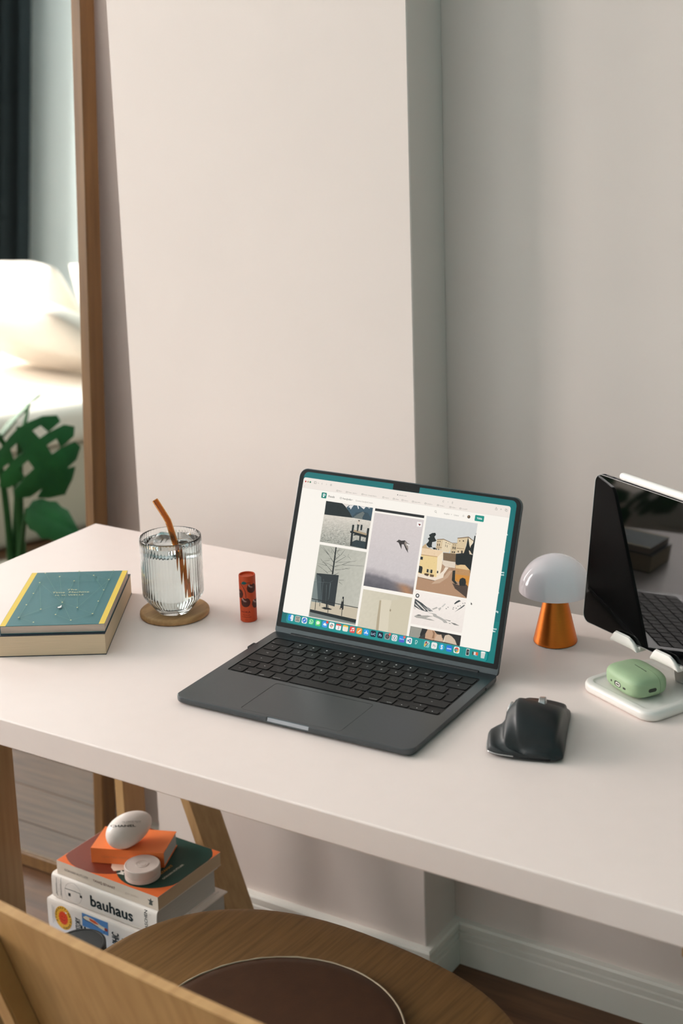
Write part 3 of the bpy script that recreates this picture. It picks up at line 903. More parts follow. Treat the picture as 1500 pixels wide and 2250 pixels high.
  ((74,60,52),[(78.8,94.7),(88.5,93.5),(99.3,96.2),(100.2,80.4),(96.3,82.4),(83.3,88.9)]),
  ((224,190,140),[(79.6,115.2),(85.8,117.4),(91.6,118),(99,112.7),(91.3,112.6),(80.4,112.1)]),
  ((186,140,92),[(80.3,112.6),(91.3,112.7),(99.2,112.5),(99.8,105.9),(81.1,105.7)]),
  ((204,140,60),[(80.9,105.7),(99.8,105.9),(99.8,93.6),(96.4,96.3),(81.9,97.8)]),
  ((30,34,34),[(87.3,97.6),(87.9,100.9),(91.1,103),(94.9,101.9),(96.3,98.4),(96.1,94.1),(88.6,93)]),
  ((40,42,36),[(77,109.1),(80.2,109.9),(81.8,98.3),(86,94.7),(82.5,94.2),(77.7,97.7)]),
  ((22,28,28),[(90.4,150.9),(92.1,146),(93.8,140.9),(98.6,133),(99,120.2),(87,121.1),(87.4,129.2),(89.7,140.3)]),
  ((26,32,32),[(98.3,153.3),(99.8,153.3),(100.7,131.2),(99.6,131),(95,137.3),(95.5,141.1),(97.9,144.7)]),
  ((24,30,30),[(99.5,156.7),(100.1,156.7),(100,154.6),(99.5,154.8)]),
  ((22,28,28),[(78.1,127.9),(100.1,131.1),(99.6,112.8),(91.6,118),(79.2,117.8)]),
  ((214,196,170),[(93.8,135.5),(95.3,135.2),(99,130.9),(95.4,131.2)]),
 ],
 'snow': [
  ((66,72,74),[(33.6,69),(35.4,68.7),(43.9,65.5),(50.6,61.7),(58.5,58.2),(50.3,56.5),(41.6,57.6),(33.9,60.1),(33.6,65.5)]),
  ((214,208,200),[(34.5,67.2),(40.4,64.4),(50.1,57.9),(49,57.1),(38.2,63.5)]),
  ((214,208,200),[(33.8,63.9),(38.5,61.4),(44.7,57),(42.8,57.8),(35.5,61.4)]),
  ((214,208,200),[(44.3,63.4),(49.6,60.5),(55,57.6),(53.2,57.3)]),
  ((214,208,200),[(33.8,60.6),(36.7,57.8),(35.7,56.6),(33.6,57.9)]),
  ((150,150,148),[(49.3,62.6),(54.3,61.2),(59.7,58.3),(57.9,57.8),(52.2,59.3)]),
  ((176,172,166),[(57.5,60.7),(63.5,64.3),(64.9,63),(59.4,60.2)]),
  ((188,184,178),[(65.5,63),(69.4,64.8),(69.2,62.6),(67.2,60.1)]),
  ((200,196,190),[(69.3,65.3),(73.3,69.9),(74.6,69.3),(71.2,65)]),
  ((60,66,68),[(85,71.5),(87.5,74.6),(90.7,76.7),(93.2,75.8),(88.9,73),(86,70.9)]),
  ((84,88,88),[(87.2,61.8),(90.8,65.5),(94.9,69.4),(97.9,72.3),(99.2,72),(95.7,68.2),(90.4,64.4)]),
  ((110,112,110),[(90.1,69.7),(91.4,69.6),(91.1,68.8),(89.7,68.9)]),
  ((110,112,110),[(92.9,70.7),(94.2,70.6),(93.9,69.8),(92.5,69.9)]),
  ((110,112,110),[(95.6,74),(96.9,73.9),(96.6,73.1),(95.2,73.2)]),
  ((110,112,110),[(98.1,74.7),(99.5,74.6),(99.1,73.8),(97.8,73.9)]),
  ((110,112,110),[(84.5,67.2),(85.9,67.1),(85.5,66.3),(84.2,66.4)]),
  ((110,112,110),[(84.2,65.5),(85.6,65.4),(85.2,64.6),(83.9,64.7)]),
  ((110,112,110),[(88.1,67.2),(89.4,67.1),(89.1,66.3),(87.8,66.4)]),
  ((110,112,110),[(97,70.8),(98.3,70.7),(98,69.9),(96.7,70)]),
  ((110,112,110),[(77.5,66.6),(78.8,66.5),(78.5,65.7),(77.1,65.8)]),
  ((110,112,110),[(75.4,64.7),(76.8,64.6),(76.4,63.7),(75.1,63.9)]),
  ((172,168,160),[(35.8,48.5),(39.1,50.9),(45.1,51.1),(53.4,52.5),(60.7,52.3),(56,51.3),(51.6,49),(57.6,49.1),(63.8,47.8),(56.7,47.4),(46.9,47.7),(39.1,47.4)]),
  ((70,74,74),[(38.9,50.1),(40.8,51.5),(43.8,51.7),(45.4,51.1)]),
  ((178,174,168),[(50.3,56.3),(58.8,56.1),(62.5,55.9),(64.3,55.6),(65.1,54.4),(71.4,52.8),(77.8,50.6),(80.6,47.9),(75.9,47.4),(73.2,49.6),(68.1,51.1),(60.6,52.6),(59.9,54.9),(58.3,55.4)]),
  ((140,138,134),[(75.2,51.8),(81.2,51.4),(84.2,51.4),(83.2,50.2),(78.3,51)]),
  ((150,148,142),[(81.1,48.5),(83.5,48.4),(85.4,47.9),(83.1,47.5)]),
  ((130,128,124),[(83.9,49.5),(89.9,49.2),(96.1,47.4),(89.1,47.2)]),
 ],
 'portrait': [
  ((150,148,138),[(33,36.4),(48.8,36.4),(47.4,26.8),(46,24.6),(33.8,24.4)]),
  ((38,36,36),[(48.8,36.6),(99.7,36.7),(100.5,24.7),(96.3,25),(91.5,32.7),(82.8,34.4),(73.4,33.9),(62.1,36.8),(56.1,36.5),(54.5,31.7),(48,26.9),(47.1,28.9)]),
  ((196,158,128),[(56.1,36.5),(64.5,36.6),(68.7,33.1),(73.6,32.8),(72.1,27.2),(64,25.3),(54.3,25.8),(54,31.1)]),
  ((150,112,84),[(62.1,36.5),(66,34.7),(66.1,27.3),(63.1,27.3),(64,32.3)]),
  ((206,176,150),[(68.9,32),(74.6,33.5),(72.9,29.5),(67.6,25.4),(77.1,29.7),(78.3,25.6),(66.4,25.4)]),
  ((226,208,186),[(77.8,25.5),(79.5,33.3),(82.8,34.7),(79.7,31.7),(80.1,25.7)]),
  ((206,186,164),[(79.5,32.8),(83.9,35.1),(88.3,33.7),(93,30.3),(96.3,25),(80.1,25.7)]),
 ],
}

# ================================================================== LAPTOP
LW, LD, LH = .3041, .2150, .0095
lap = thing('laptop', 'open dark grey laptop showing a photo web page, in the middle of the white desk', 'laptop', (-.26911, -.44963, 0), .03169)


def lap_outline():
    o = rrect(-LW / 2, LW / 2, 0, LD, .0115, 8)
    k = 9                                                            # after the front-left corner arc
    ins = [(u, 0) for u in (-.060, -.0285, -.0272, -.0262, -.018, -.009, 0, .009, .018, .0262, .0272, .0285, .060)]
    return o[:k] + ins + o[k:]


def inset_pts(o, d):
    n = len(o); out = []
    for i in range(n):
        (ax, ay), (bx, by), (cx, cy) = o[i - 1], o[i], o[(i + 1) % n]
        tx, ty = cx - ax, cy - ay; l = math.hypot(tx, ty) or 1
        out.append((bx - ty / l * d, by + tx / l * d))
    return out


def scoop(pts, amount):
    return [(u, v + (amount if abs(u) <= .0263 and v < .004 else 0)) for u, v in pts]


base_o = lap_outline()
KW = (-.1387, .1392, .0865, .1923)                                  # keyboard well
TP = (-.0656, .0630, .0060, .0802)                                  # trackpad
bm = bmesh.new()
rs = []
for z, d, sc in ((.0012, .0045, 0), (.0018, .0022, 0), (.0034, .0004, 0), (.0050, 0, .0004), (.0086, 0, .0020), (.0092, .0002, .0022), (.0095, .0007, .0022)):
    rs.append([(u, v, z) for u, v in scoop(inset_pts(base_o, d) if d else base_o, sc)])
vr = rings(bm, rs, cap=False)
bm.faces.new(vr[0][::-1])
holes = []
for (x0, x1, y0, y1), r, depth in ((KW, .003, .0013), (TP, .004, .0006)):
    o2 = rrect(x0, x1, y0, y1, r, 4)
    top = [bm.verts.new((x, y, LH)) for x, y in o2]
    low = [bm.verts.new((x, y, LH - depth)) for x, y in o2]
    n = len(top)
    es = [bm.edges.new((top[i], top[(i + 1) % n])) for i in range(n)]
    for i in range(n): bm.faces.new((top[i], low[i], low[(i + 1) % n], top[(i + 1) % n]))
    bm.faces.new(low)
    holes += es
outer = [bm.edges.get((vr[-1][i], vr[-1][(i + 1) % len(vr[-1])])) for i in range(len(vr[-1]))]
bmesh.ops.triangle_fill(bm, use_beauty=True, edges=outer + holes)
obj('body', bm, 'alu', lap, angle=40)
for sx in (-.13, .13):
    for sy in (.02, .195):
        o = obj('foot', lathe([(0, 0), (.0055, 0), (.0065, .0013), (0, .0013)], 20), 'black', lap); o.location = (sx, sy, 0)
bm = bmesh.new()
rings(bm, [[(u, .0021, .0087), (u, .0006, .0052)] for u in [-.0262 + .0524 * i / 12 for i in range(13)]], cap=False, closed=False)
for v in bm.verts: v.co.y -= .00025
o = obj('finger_notch', bm, 'alu_lit', lap); o['label'] = 'finger notch in the front edge, window highlight painted lighter'
obj('trackpad', prism(rrect(TP[0] + .0004, TP[1] - .0004, TP[2] + .0004, TP[3] - .0004, .0038, 5), LH - .00055, LH - .00008, .0001), 'alu', lap)
bm = lathe([(0, .0), (.0017, .0), (.0017, .0004), (0, .0004)], 16)
o = obj('headphone_port', bm, 'black', lap); o.location = (LW / 2 - .00005, .178, .0055); o.rotation_euler = (0, R(90), 0)

kb = obj('keyboard', prism(rrect(KW[0] + .0003, KW[1] - .0003, KW[2] + .0003, KW[3] - .0003, .0027, 4), LH - .00128, LH - .0009), 'well', lap)
KU = (KW[1] - KW[0] - .0030) / 14.5; KV = (KW[3] - KW[2] - .0028) / 6
rows = [
    [('esc', 1.5)] + [('F%d' % i, 1) for i in range(1, 13)] + [('', 1)],
    [('"', 1)] + [(c, 1) for c in '1234567890*-'] + [('<', 1.5)],
    [('>|', 1.5)] + [(c, 1) for c in 'QWERTYUIOPĞÜ'] + [('', 1)],
    [('^', 1.75)] + [(c, 1) for c in 'ASDFGHJKLŞİ,'] + [('', .75)],
    [('^', 1.25)] + [(c, 1) for c in '<ZXCVBNMÖÇ.'] + [('^', 2.25)],
    [('fn', 1), ('control', 1), ('option', 1), ('command', 1.25), ('', 5), ('command', 1.25), ('option', 1)],
]
keymeshes = {}
GAP = .0027


def key_mesh(w, h):
    k = (round(w, 5), round(h, 5))
    if k not in keymeshes:
        bm = prism(rrect(-w / 2, w / 2, -h / 2, h / 2, .0016, 2), 0, .00105)
        bmesh.ops.recalc_face_normals(bm, faces=bm.faces)
        me = bpy.data.meshes.new('key'); bm.to_mesh(me); bm.free(); me.materials.append(MAT['key'])
        keymeshes[k] = me
    return keymeshes[k]


legend = Paint(0)
INK = (206, 206, 204)
def put_key(x0, x1, y0, y1, t):
    w, h = x1 - x0 - GAP, y1 - y0 - GAP
    o = link('key', key_mesh(w, h), None, kb)
    o.location = ((x0 + x1) / 2, (y0 + y1) / 2, LH - .0009)
    cx, cy = (x0 + x1) / 2, (y0 + y1) / 2
    if not t: return
    if len(t) > 2:
        legend.text(t, x0 + GAP / 2 + .0012 if cx < 0 else x1 - GAP / 2 - .0012, y0 + GAP / 2 + .0020, .0017, INK, 'l' if cx < 0 else 'r')
    elif t[0] == 'F':
        legend.text(t, cx, cy - .0045, .0016, INK, 'c'); legend.disc(cx, cy + .002, .0011, .0011, INK, 8)
    elif t.isalpha():
        legend.text(t, cx, cy - .0017, .0034, INK, 'c', bold=.015)
    else:
        legend.text(t, cx, cy - .001, .0028, INK, 'c')
X0, YT = KW[0] + .0015, KW[3] - .0014
for r_, rw in enumerate(rows):
    x = X0; y1 = YT - r_ * KV; y0 = y1 - KV
    for t, w in rw:
        if (r_, t, w) == (3, '', .75):                               # foot of the tall return key
            put_key(x, x + w * KU, y0, y1 + GAP * .95, ''); x += w * KU; continue
        put_key(x, x + w * KU, y0, y1, t); x += w * KU
    if r_ == 5:
        ym = (y0 + y1) / 2
        put_key(x, x + KU, y0, ym + GAP / 2, ''); put_key(x + KU, x + 2 * KU, ym - GAP / 2 + .0002, y1, ''); put_key(x + KU, x + 2 * KU, y0, ym + GAP / 2 - .0002, '')
        put_key(x + 2 * KU, x + 3 * KU, y0, ym + GAP / 2, '')
        for cx, cy in ((x + KU / 2, (y0 + ym) / 2), (x + 1.5 * KU, (ym + y1) / 2), (x + 1.5 * KU, (y0 + ym) / 2), (x + 2.5 * KU, (y0 + ym) / 2)):
            legend.disc(cx, cy + .0006, .0007, .0007, INK, 6)
lg = legend.build('key_lettering', 'print', kb); lg.location = (0, 0, LH + .00022)

# ------------------------------------------------------------------ lid and screen
AL = 1.20207
lid = obj('lid', prism(rrect(-.1521, .1521, -.0022, .2046, (.005, .005, .0112, .0112), 7), -.0042, -.0002, .0007), 'alu', lap, angle=40)
lid.location = (0, .20917, LH + .0004); lid.rotation_euler = (AL, 0, 0)
obj('bezel', prism(rrect(-.1511, .1511, .0062, .2036, (.002, .002, .0103, .0103), 7), -.0003, -.00003), 'bezel', lid)
bm = bmesh.new()
tube(bm, [(-.128, 0, 0), (.128, 0, 0)], .0033, 16)
o = obj('hinge', bm, 'black', lap); o.location = (0, .2095, .0078)

TEAL = (6, 110, 112)
MM = .001
def flat(name, P, z):
    o = P.build(name, 'screen', lid, kscale=MM); o.location = (0, 0, z); return o

P = Paint()
P.poly(rrect(-145.15, 145.15, 11.9, 200.4, (.01, .01, 6.5, 6.5), 6), TEAL)
P.poly([(-145, 12), (145, 12), (145, 60), (-145, 40)], [(6, 104, 106), (8, 118, 118), (10, 122, 120), (6, 104, 106)])
for y, lines in ((158.9, ['k']), (138.9, ['ı', ]), (115.2, ['ent', 'ork']), (91.3, ['t', ]), (69.7, ['rlig']), (49.8, ['tent', 'ları'])):
    for i, t in enumerate(lines): P.text(t, 138.2, y + .6 - 2.9 * i, 1.9, (226, 240, 238), bold=.05)
flat('wallpaper', P, 0)
P = Paint()
P.poly(rrect(-18.6, 17.6, 193.5, 201, (1.4, 1.4, .1, .1), 4), (7, 8, 9)); P.disc(-.5, 197, 1.1, 1.1, (20, 24, 30), 14)
flat('camera_notch', P, .00003)

P = Paint()
PAGE, BAR, GREY, DK = (247, 241, 232), (238, 228, 219), (150, 146, 140), (92, 92, 90)
P.poly(rrect(-145.0, 138.4, 24.3, 193.2, (2, 2, 3, 3), 5), PAGE)
P.poly(rrect(-145.0, 138.4, 180.2, 193.2, (.1, .1, 3, 3), 5), BAR)
P.rect(-145, 180.0, 138.4, 180.3, (222, 214, 206))
for x, c in ((-141.5, (196, 78, 70)), (-138, (178, 158, 132)), (-134.7, (40, 120, 84))): P.disc(x, 188.2, 1.15, 1.15, c, 14)
P.rrect(-129.3, 186.9, -125.7, 189.7, .5, GREY); P.rrect(-128.9, 187.3, -126.1, 189.3, .3, BAR); P.rect(-128.2, 187.3, -127.9, 189.3, GREY)
P.line([(-123.7, 188.6), (-122.9, 187.9), (-122.1, 188.6)], .3, GREY)
P.line([(-117.2, 189.3), (-118.1, 188.3), (-117.2, 187.3)], .35, GREY); P.line([(-111.5, 189.3), (-110.6, 188.3), (-111.5, 187.3)], .3, (190, 184, 176))
P.ring(-104.6, 188.3, 1.0, .35, GREY, 6); P.line([(-142.6, 182.3), (-141.2, 182.3)], .3, GREY)
P.ring(-104.6, 188.3, 0, .5, GREY, 5)
P.disc(-10.6, 187.9, .6, .8, DK, 8); P.text('pexels.com', -8.6, 187.2, 1.6, GREY)
P.ring(51.4, 187.9, .8, .3, GREY, 10, 30, 330); P.disc(57.5, 188, .5, .5, (186, 180, 172), 6); P.ring(63.4, 188.3, .5, .3, GREY, 8); P.rect(62.6, 186.6, 64.2, 187.0, GREY)
for x, t in ((-94.4, 'Ekici v'), (-80.8, 'Pexels - işlerim v'), (-58.6, 'Pexels - Google Sheets v'), (-29.3, 'Sosyal v'), (-14.9, 'Adobe'),
             (-2.9, 'Canva v'), (11.4, 'Spark AR v'), (28.4, 'Çalışma v'), (45.2, 'Yemek v'), (61.6, 'Diğer v'), (74.9, 'ChatGPT')):
    P.rrect(x - 1.2, 181.5, x + 1.2, 183.3, .3, GREY); P.rrect(x - .85, 181.8, x + .85, 182.9, .2, BAR)
    P.text(t, x + 2.2, 181.8, 1.25, (140, 136, 130))
for x, s in ((120.6, 0), (126.7, 1), (133.3, 2)):
    if s == 0: P.rrect(x - 1.3, 186.6, x + 1.3, 189, .3, GREY); P.rrect(x - .95, 186.95, x + .95, 188.7, .2, BAR); P.line([(x, 188.0), (x, 190.2)], .35, GREY)
    if s == 1: P.line([(x - 1, 188.3), (x + 1, 188.3)], .3, GREY); P.line([(x, 187.3), (x, 189.3)], .3, GREY)
    if s == 2: P.rrect(x - 1.5, 187.3, x + .9, 189.7, .4, GREY); P.rrect(x - 1.15, 187.65, x + .55, 189.35, .3, BAR); P.rrect(x - .6, 186.5, x + 1.6, 188.7, .4, GREY); P.rrect(x - .25, 186.85, x + 1.25, 188.35, .3, BAR)
P.rrect(-115.5, 170.8, -108.2, 177.8, 1.0, (10, 126, 112))
P.poly([(-113.3, 172.3), (-113.3, 176.4), (-111.6, 176.4), (-110.5, 176.1), (-109.9, 175.2), (-110.2, 174.2), (-111.2, 173.6), (-111.4, 172.3)], (244, 250, 248))
P.poly([(-112.4, 173.1), (-112.4, 175.6), (-111.7, 175.6), (-111.0, 175.3), (-110.8, 174.9), (-111.1, 174.4), (-112.0, 174.2), (-112.0, 173.1)], (10, 126, 112))
P.text('Pexels', -105.6, 172.9, 2.5, DK, bold=.02)
P.rrect(-88.9, 172.9, -86.2, 175.2, .6, (168, 164, 158)); P.rrect(-88.4, 173.4, -86.7, 174.7, .4, PAGE)
P.text('Fotoğraflar', -84.9, 172.9, 2.0, DK, bold=.015); P.line([(-71.6, 174.2), (-70.9, 173.5), (-70.2, 174.2)], .3, GREY)
P.text('Ücretsiz fotoğraf arayın', -66.5, 172.9, 1.75, (150, 140, 134))
P.ring(43.2, 174.8, .9, .35, GREY, 12); P.line([(44.0, 174.0), (45.0, 173.0)], .4, GREY)
P.text('Keşfet', 54.7, 173.0, 1.9, GREY); P.line([(64.0, 174.2), (64.6, 173.6), (65.2, 174.2)], .3, GREY)
P.text('Lisans', 67.8, 173.0, 1.9, GREY)
P.ring(80.2, 174.3, .8, .3, GREY, 8); P.disc(87.4, 174.2, 2.0, 2.0, (84, 70, 58), 16); P.disc(87.0, 174.6, .8, 1.1, (150, 124, 100), 10)
P.rrect(95.3, 170.6, 107.1, 177.6, .9, (14, 142, 128)); P.text('Yükle', 101.2, 173.1, 2.1, (240, 250, 248), 'c', bold=.03)
P.poly([(106.2, 76.6), (106.2, 73.6), (106.9, 74.2), (107.4, 73.2), (107.8, 73.5), (107.4, 74.4), (108.3, 74.5)], (20, 22, 24))
flat('browser_window', P, .0002)

rnd = random.Random(3)
from mathutils import noise as mnoise
def nz(x, y, s=1.0, seed=0): return mnoise.noise(Vector((x * s, y * s, seed * 7.3)))
def mix(a, b, t):
    t = max(0, min(1, t)); return tuple(p + (q - p) * t for p, q in zip(a, b))
def jit(c, d): return tuple(max(0, min(255, v + d)) for v in c)
def inside(x, y, poly):
    r = False
    for (x0, y0), (x1, y1) in zip(poly, poly[1:] + poly[:1]):
        if (y0 > y) != (y1 > y) and x < (x1 - x0) * (y - y0) / (y1 - y0) + x0: r = not r
    return r
def speckle(P, poly, col, amount):
    """broken tone inside a patch: small darker and lighter flecks"""
    xs, ys = [p[0] for p in poly], [p[1] for p in poly]
    w, h = max(xs) - min(xs), max(ys) - min(ys)
    if w * h < 12: return
    P.k += 1
    for _ in range(int(min(70, w * h * .35))):
        x, y = rnd.uniform(min(xs), max(xs)), rnd.uniform(min(ys), max(ys)); r = rnd.uniform(.3, .9)
        if all(inside(x + r * a, y + r * b, poly) for a, b in ((1, 0), (-1, 0), (0, 1), (0, -1))):
            a = rnd.uniform(0, 6)
            P.poly([(x + r * math.cos(a + k * 1.57) * (1, .5)[k % 2], y + r * .7 * math.sin(a + k * 1.57)) for k in range(4)], jit(col, rnd.uniform(-amount, amount)), up=False)
def photo(x0, x1, y0, y1, fn, art, nx, ny, over=None, amount=14):
    P = Paint(2e-6); P.grid(x0, x1, y0, y1, nx, ny, fn)
    if over: over(P)
    for col, pts in PHOTO_ART.get(art, []):
        q = [(min(max(x, x0), x1), min(max(y, y0), y1)) for x, y in pts]
        P.poly(q, col)
        if amount: speckle(P, q, col, amount)
    flat('photo', P, .00085)
def lake(x, y):
    t = (152 - y) / 35
    n = nz(x * .35, y * (1.6 - .7 * max(0, t)), 1.0) * .6 + nz(x * .8, y * 2.6, 1.0, 3) * .5
    c = mix((216, 208, 196), (160, 160, 150), t)
    return jit(c, n * (18 + 46 * max(0, t)))
def ripples(P):
    P.k += 1
    for i in range(150):
        t = rnd.random() ** .6; y = 151 - t * 33; x = rnd.uniform(-107, -44); l = (.6 + 2.2 * t) * rnd.uniform(.5, 1.2); h = (.10 + .26 * t)
        d = int(126 - 60 * t * rnd.random()); x1 = min(x + l, -41.2)
        P.poly([(x, y), ((x + x1) / 2, y - h), (x1, y + h * .3), ((x + x1) / 2, y + h)], (d, d + 4, d), up=False)
def wall(x, y): return jit(mix((172, 172, 160), (188, 186, 174), (x + 107) / 60), 7 * nz(x, y, .25) + 5 * nz(x, y, 1.1, 2))
def bird(x, y):
    u = (x + 38) / 68; sky = mix((202, 194, 194), (212, 202, 200), (y - 95) / 60)
    ridge = 94 - 3 * u + 1.6 * math.sin(u * 5 + .5) + 2.2 * nz(x, 0, .12)
    hill = 89 - 5.5 * u + 1.8 * math.sin(u * 6) + 1.5 * nz(x, 0, .2, 4)
    c = mix(sky, (176, 168, 170), (ridge + 2.5 - y) / 5)
    c = mix(c, (112, 108, 114), (hill + 1.2 - y) / 4)
    c = mix(c, (92, 90, 96), (hill - 6 - y) / 8 + .4 * nz(x, y, .22, 1))
    w = math.exp(-((u - .80 - (82 - y) * .012) / .14) ** 2) * max(0, min(1, (86 - y) / 6))
    return jit(mix(c, (178, 130, 94), w * .9), 5 * nz(x, y, .7, 2))
def tower(x, y): return jit(mix((210, 202, 182), (202, 194, 172), (x + 37) / 67), 5 * nz(x, y, .3) + 3 * nz(x, y, 1.2))
def village(x, y):
    if y > 118: return jit(mix((202, 204, 200), (210, 210, 208), (y - 120) / 45), 3 * nz(x, y, .3))
    return jit((172, 138, 110), 16 * nz(x, y, .35) + 9 * nz(x, y, 1.3))
def snow(x, y): return jit(mix((236, 226, 218), (243, 234, 226), (y - 40) / 38), 4 * nz(x, y, .4))
def plain(c): return lambda x, y: jit(c, 5 * nz(x, y, .5))
PHOTO_ART['bird'] = PHOTO_ART['bird'][5:]
photo(-107.6, -41.0, 117.2, 168.0, lake, 'lake', 66, 60, ripples)
photo(-107.0, -40.4, 25.0, 113.9, wall, 'tree', 40, 44, amount=7)
photo(-37.8, 29.5, 164.8, 168.0, plain((36, 38, 40)), '', 10, 2)
photo(-37.8, 29.8, 73.7, 162.6, bird, 'bird', 40, 80, amount=0)
photo(-37.2, 29.8, 24.4, 69.6, tower, 'tower', 30, 24, amount=4)
photo(32.6, 99.9, 80.0, 168.0, village, 'village', 40, 50)
photo(32.9, 100.2, 39.6, 78.2, snow, 'snow', 30, 20, amount=12)
P = Paint(); P.ring(36.6, 73.2, 1.3, 1.2, (50, 54, 56), 24); P.disc(36.6, 73.2, 1.3, 1.3, (244, 240, 236), 18); P.disc(36.6, 73.2, .3, .3, (120, 120, 120), 8)
flat('photo_badge', P, .0016)
photo(33.2, 100.1, 24.4, 36.6, plain((58, 54, 50)), 'portrait', 24, 6, amount=7)

P = Paint(); P.poly(rrect(-137.2, 136.6, 12.9, 24.3, 3.2, 5), [(20, 142, 140)] * 24)
P.rect(51.3, 14.3, 51.5, 23, (10, 104, 104)); P.rect(104.6, 14.3, 104.8, 23, (10, 104, 104))
for x in (-131, -91, -43, -4, 34.9, 58, 97): P.disc(x, 13.9, .35, .35, (10, 60, 60), 8)
flat('dock', P, .0017)
IC = [-131.1, -121, -111.1, -101.4, -91.6, -81.8, -72.2, -62.5, -52.8, -43, -33.4, -23.7, -14, -4.4, 5.3, 15, 24.8, 34.7, 44.4, 58.3, 68, 77.8, 87.6, 97.4, 111.7, 121.3, 131.1]
WH = (240, 240, 238)
def icon(i):
    P = Paint(); x, y = IC[i], 19.4; h = 3.7
    sq = lambda c, r=1.7: P.rrect(x - h, y - h, x + h, y + h, r, c)
    if i == 0:
        sq((30, 140, 226)); P.poly([(x + .6, y + h), (x + h - .8, y + h), (x + h, y + h - .8), (x + h, y - h + .8), (x + h - .8, y - h), (x + .9, y - h), (x + .2, y - 1), (x - .6, y - 1)], (232, 238, 240))
        P.line([(x - 1.6, y + 1.6), (x - 1.6, y + .5)], .4, (20, 40, 80)); P.line([(x + 1.9, y + 1.6), (x + 1.9, y + .5)], .4, (20, 40, 80)); P.line([(x - 2.2, y - 1.4), (x, y - 2.2), (x + 2.2, y - 1.4)], .4, (20, 40, 80))
    elif i == 1:
        sq((186, 186, 176))
        for a in range(3):
            for b in range(3): P.rrect(x - 2.6 + a * 1.9, y - 2.5 + b * 1.9, x - 1.2 + a * 1.9, y - 1.1 + b * 1.9, .3, [(70, 84, 96), (150, 120, 80), (60, 70, 66), (90, 70, 66)][(a * 2 + b) % 4])
    elif i == 2:
        sq(WH); P.disc(x, y, 3.1, 3.1, (52, 116, 206)); P.poly([(x - 2, y - 2), (x + .5, y - .4), (x + 2, y + 2), (x - .4, y + .5)], (214, 226, 240))
    elif i == 3:
        sq((52, 190, 110)); P.ring(x + .1, y + .1, 2.1, .5, (232, 248, 238)); P.line([(x - .8, y + .9), (x - .6, y - .2), (x + .9, y - .9)], .8, (232, 248, 238)); P.poly([(x - 2.5, y - 2.6), (x - 2.1, y - 1), (x - 1, y - 2.2)], (232, 248, 238))
    elif i == 4:
        sq((74, 204, 108)); P.disc(x, y + .3, 2.5, 2.1, (226, 240, 214)); P.poly([(x - 1.9, y - 2.3), (x - 1.7, y - .8), (x - .5, y - 1.7)], (226, 240, 214))
    elif i == 5:
        sq((60, 150, 226)); P.disc(x - .6, y - .3, 1.7, 1.1, WH); P.disc(x + .8, y - .5, 1.6, 1.0, WH); P.disc(x, y + .4, 1.4, 1.2, WH); P.disc(x + 3, y + 3, 1.7, 1.7, (222, 70, 56), 14)
    elif i == 6:
        sq(WH)
        for a, c in enumerate(((40, 60, 80), (60, 150, 130), (190, 60, 70), (220, 160, 60))):
            an = R(45 + 90 * a); P.line([(x + .5 * math.cos(an), y + .5 * math.sin(an)), (x + 2.2 * math.cos(an + .5), y + 2.2 * math.sin(an + .5))], 1.0, c); P.disc(x + 1.9 * math.cos(an - .4), y + 1.9 * math.sin(an - .4), .6, .6, c, 8)
    elif i == 7:
        sq(WH); P.poly(rrect(x - h, x + h, y + 1.6, y + h, (.1, .1, 1.6, 1.6), 4), (214, 70, 60)); P.text('3', x, y - 2.6, 3.6, (90, 90, 92), 'c')
    elif i == 8:
        sq((236, 230, 216)); P.poly(rrect(x - h, x + h, y + 1.8, y + h, (.1, .1, 1.6, 1.6), 4), (238, 190, 66))
        for k in range(3): P.rect(x - 2.6, y + .4 - k * 1.3, x + 2.6, y + .6 - k * 1.3, (206, 200, 188))
    elif i == 9:
        sq((224, 66, 62)); P.disc(x - 1.4, y - 1.5, .9, .7, WH, 12); P.disc(x + 1.5, y - .9, .9, .7, WH, 12); P.line([(x - .7, y - 1.4), (x - .7, y + 1.8), (x + 2.2, y + 2.3), (x + 2.2, y - .8)], .55, WH); P.line([(x - .7, y + 1.3), (x + 2.2, y + 1.8)], .9, WH)
    elif i == 10:
        sq((240, 146, 48)); P.line([(x - 1.9, y - 2), (x + 2, y + 2)], .9, WH); P.line([(x - 2.4, y - 2.4), (x + 2.4, y - 2.4)], .4, (250, 220, 170))
    elif i == 11:
        sq((40, 150, 226)); P.line([(x - 1.7, y - 2), (x + .3, y + 2)], .7, WH); P.line([(x + 1.7, y - 2), (x - .3, y + 2)], .7, WH); P.line([(x - 2.6, y - .7), (x + 2.6, y - .7)], .7, WH)
    elif i in (12, 13):
        sq((8, 30, 52)); P.text(('LrC', 'Ps')[i - 12], x, y - 1.5, (2.6, 3.0)[i - 12], (186, 214, 236), 'c', bold=.03)
    elif i == 14:
        sq((136, 144, 144)); P.ring(x, y, 1.3, 1.4, (52, 56, 58), 14); P.disc(x, y, .8, .8, (52, 56, 58), 10); P.disc(x + 3, y + 3, 1.6, 1.6, (222, 70, 56), 14); P.text('1', x + 3, y + 2.2, 1.6, WH, 'c')
    elif i == 15:
        sq((216, 222, 222)); P.ring(x, y, 2.2, .45, (40, 60, 84), 20); P.disc(x, y, 1.9, 1.9, (236, 238, 238)); P.rrect(x - .5, y - 1.2, x + .5, y + 1.2, .3, (40, 50, 64))
    elif i == 16:
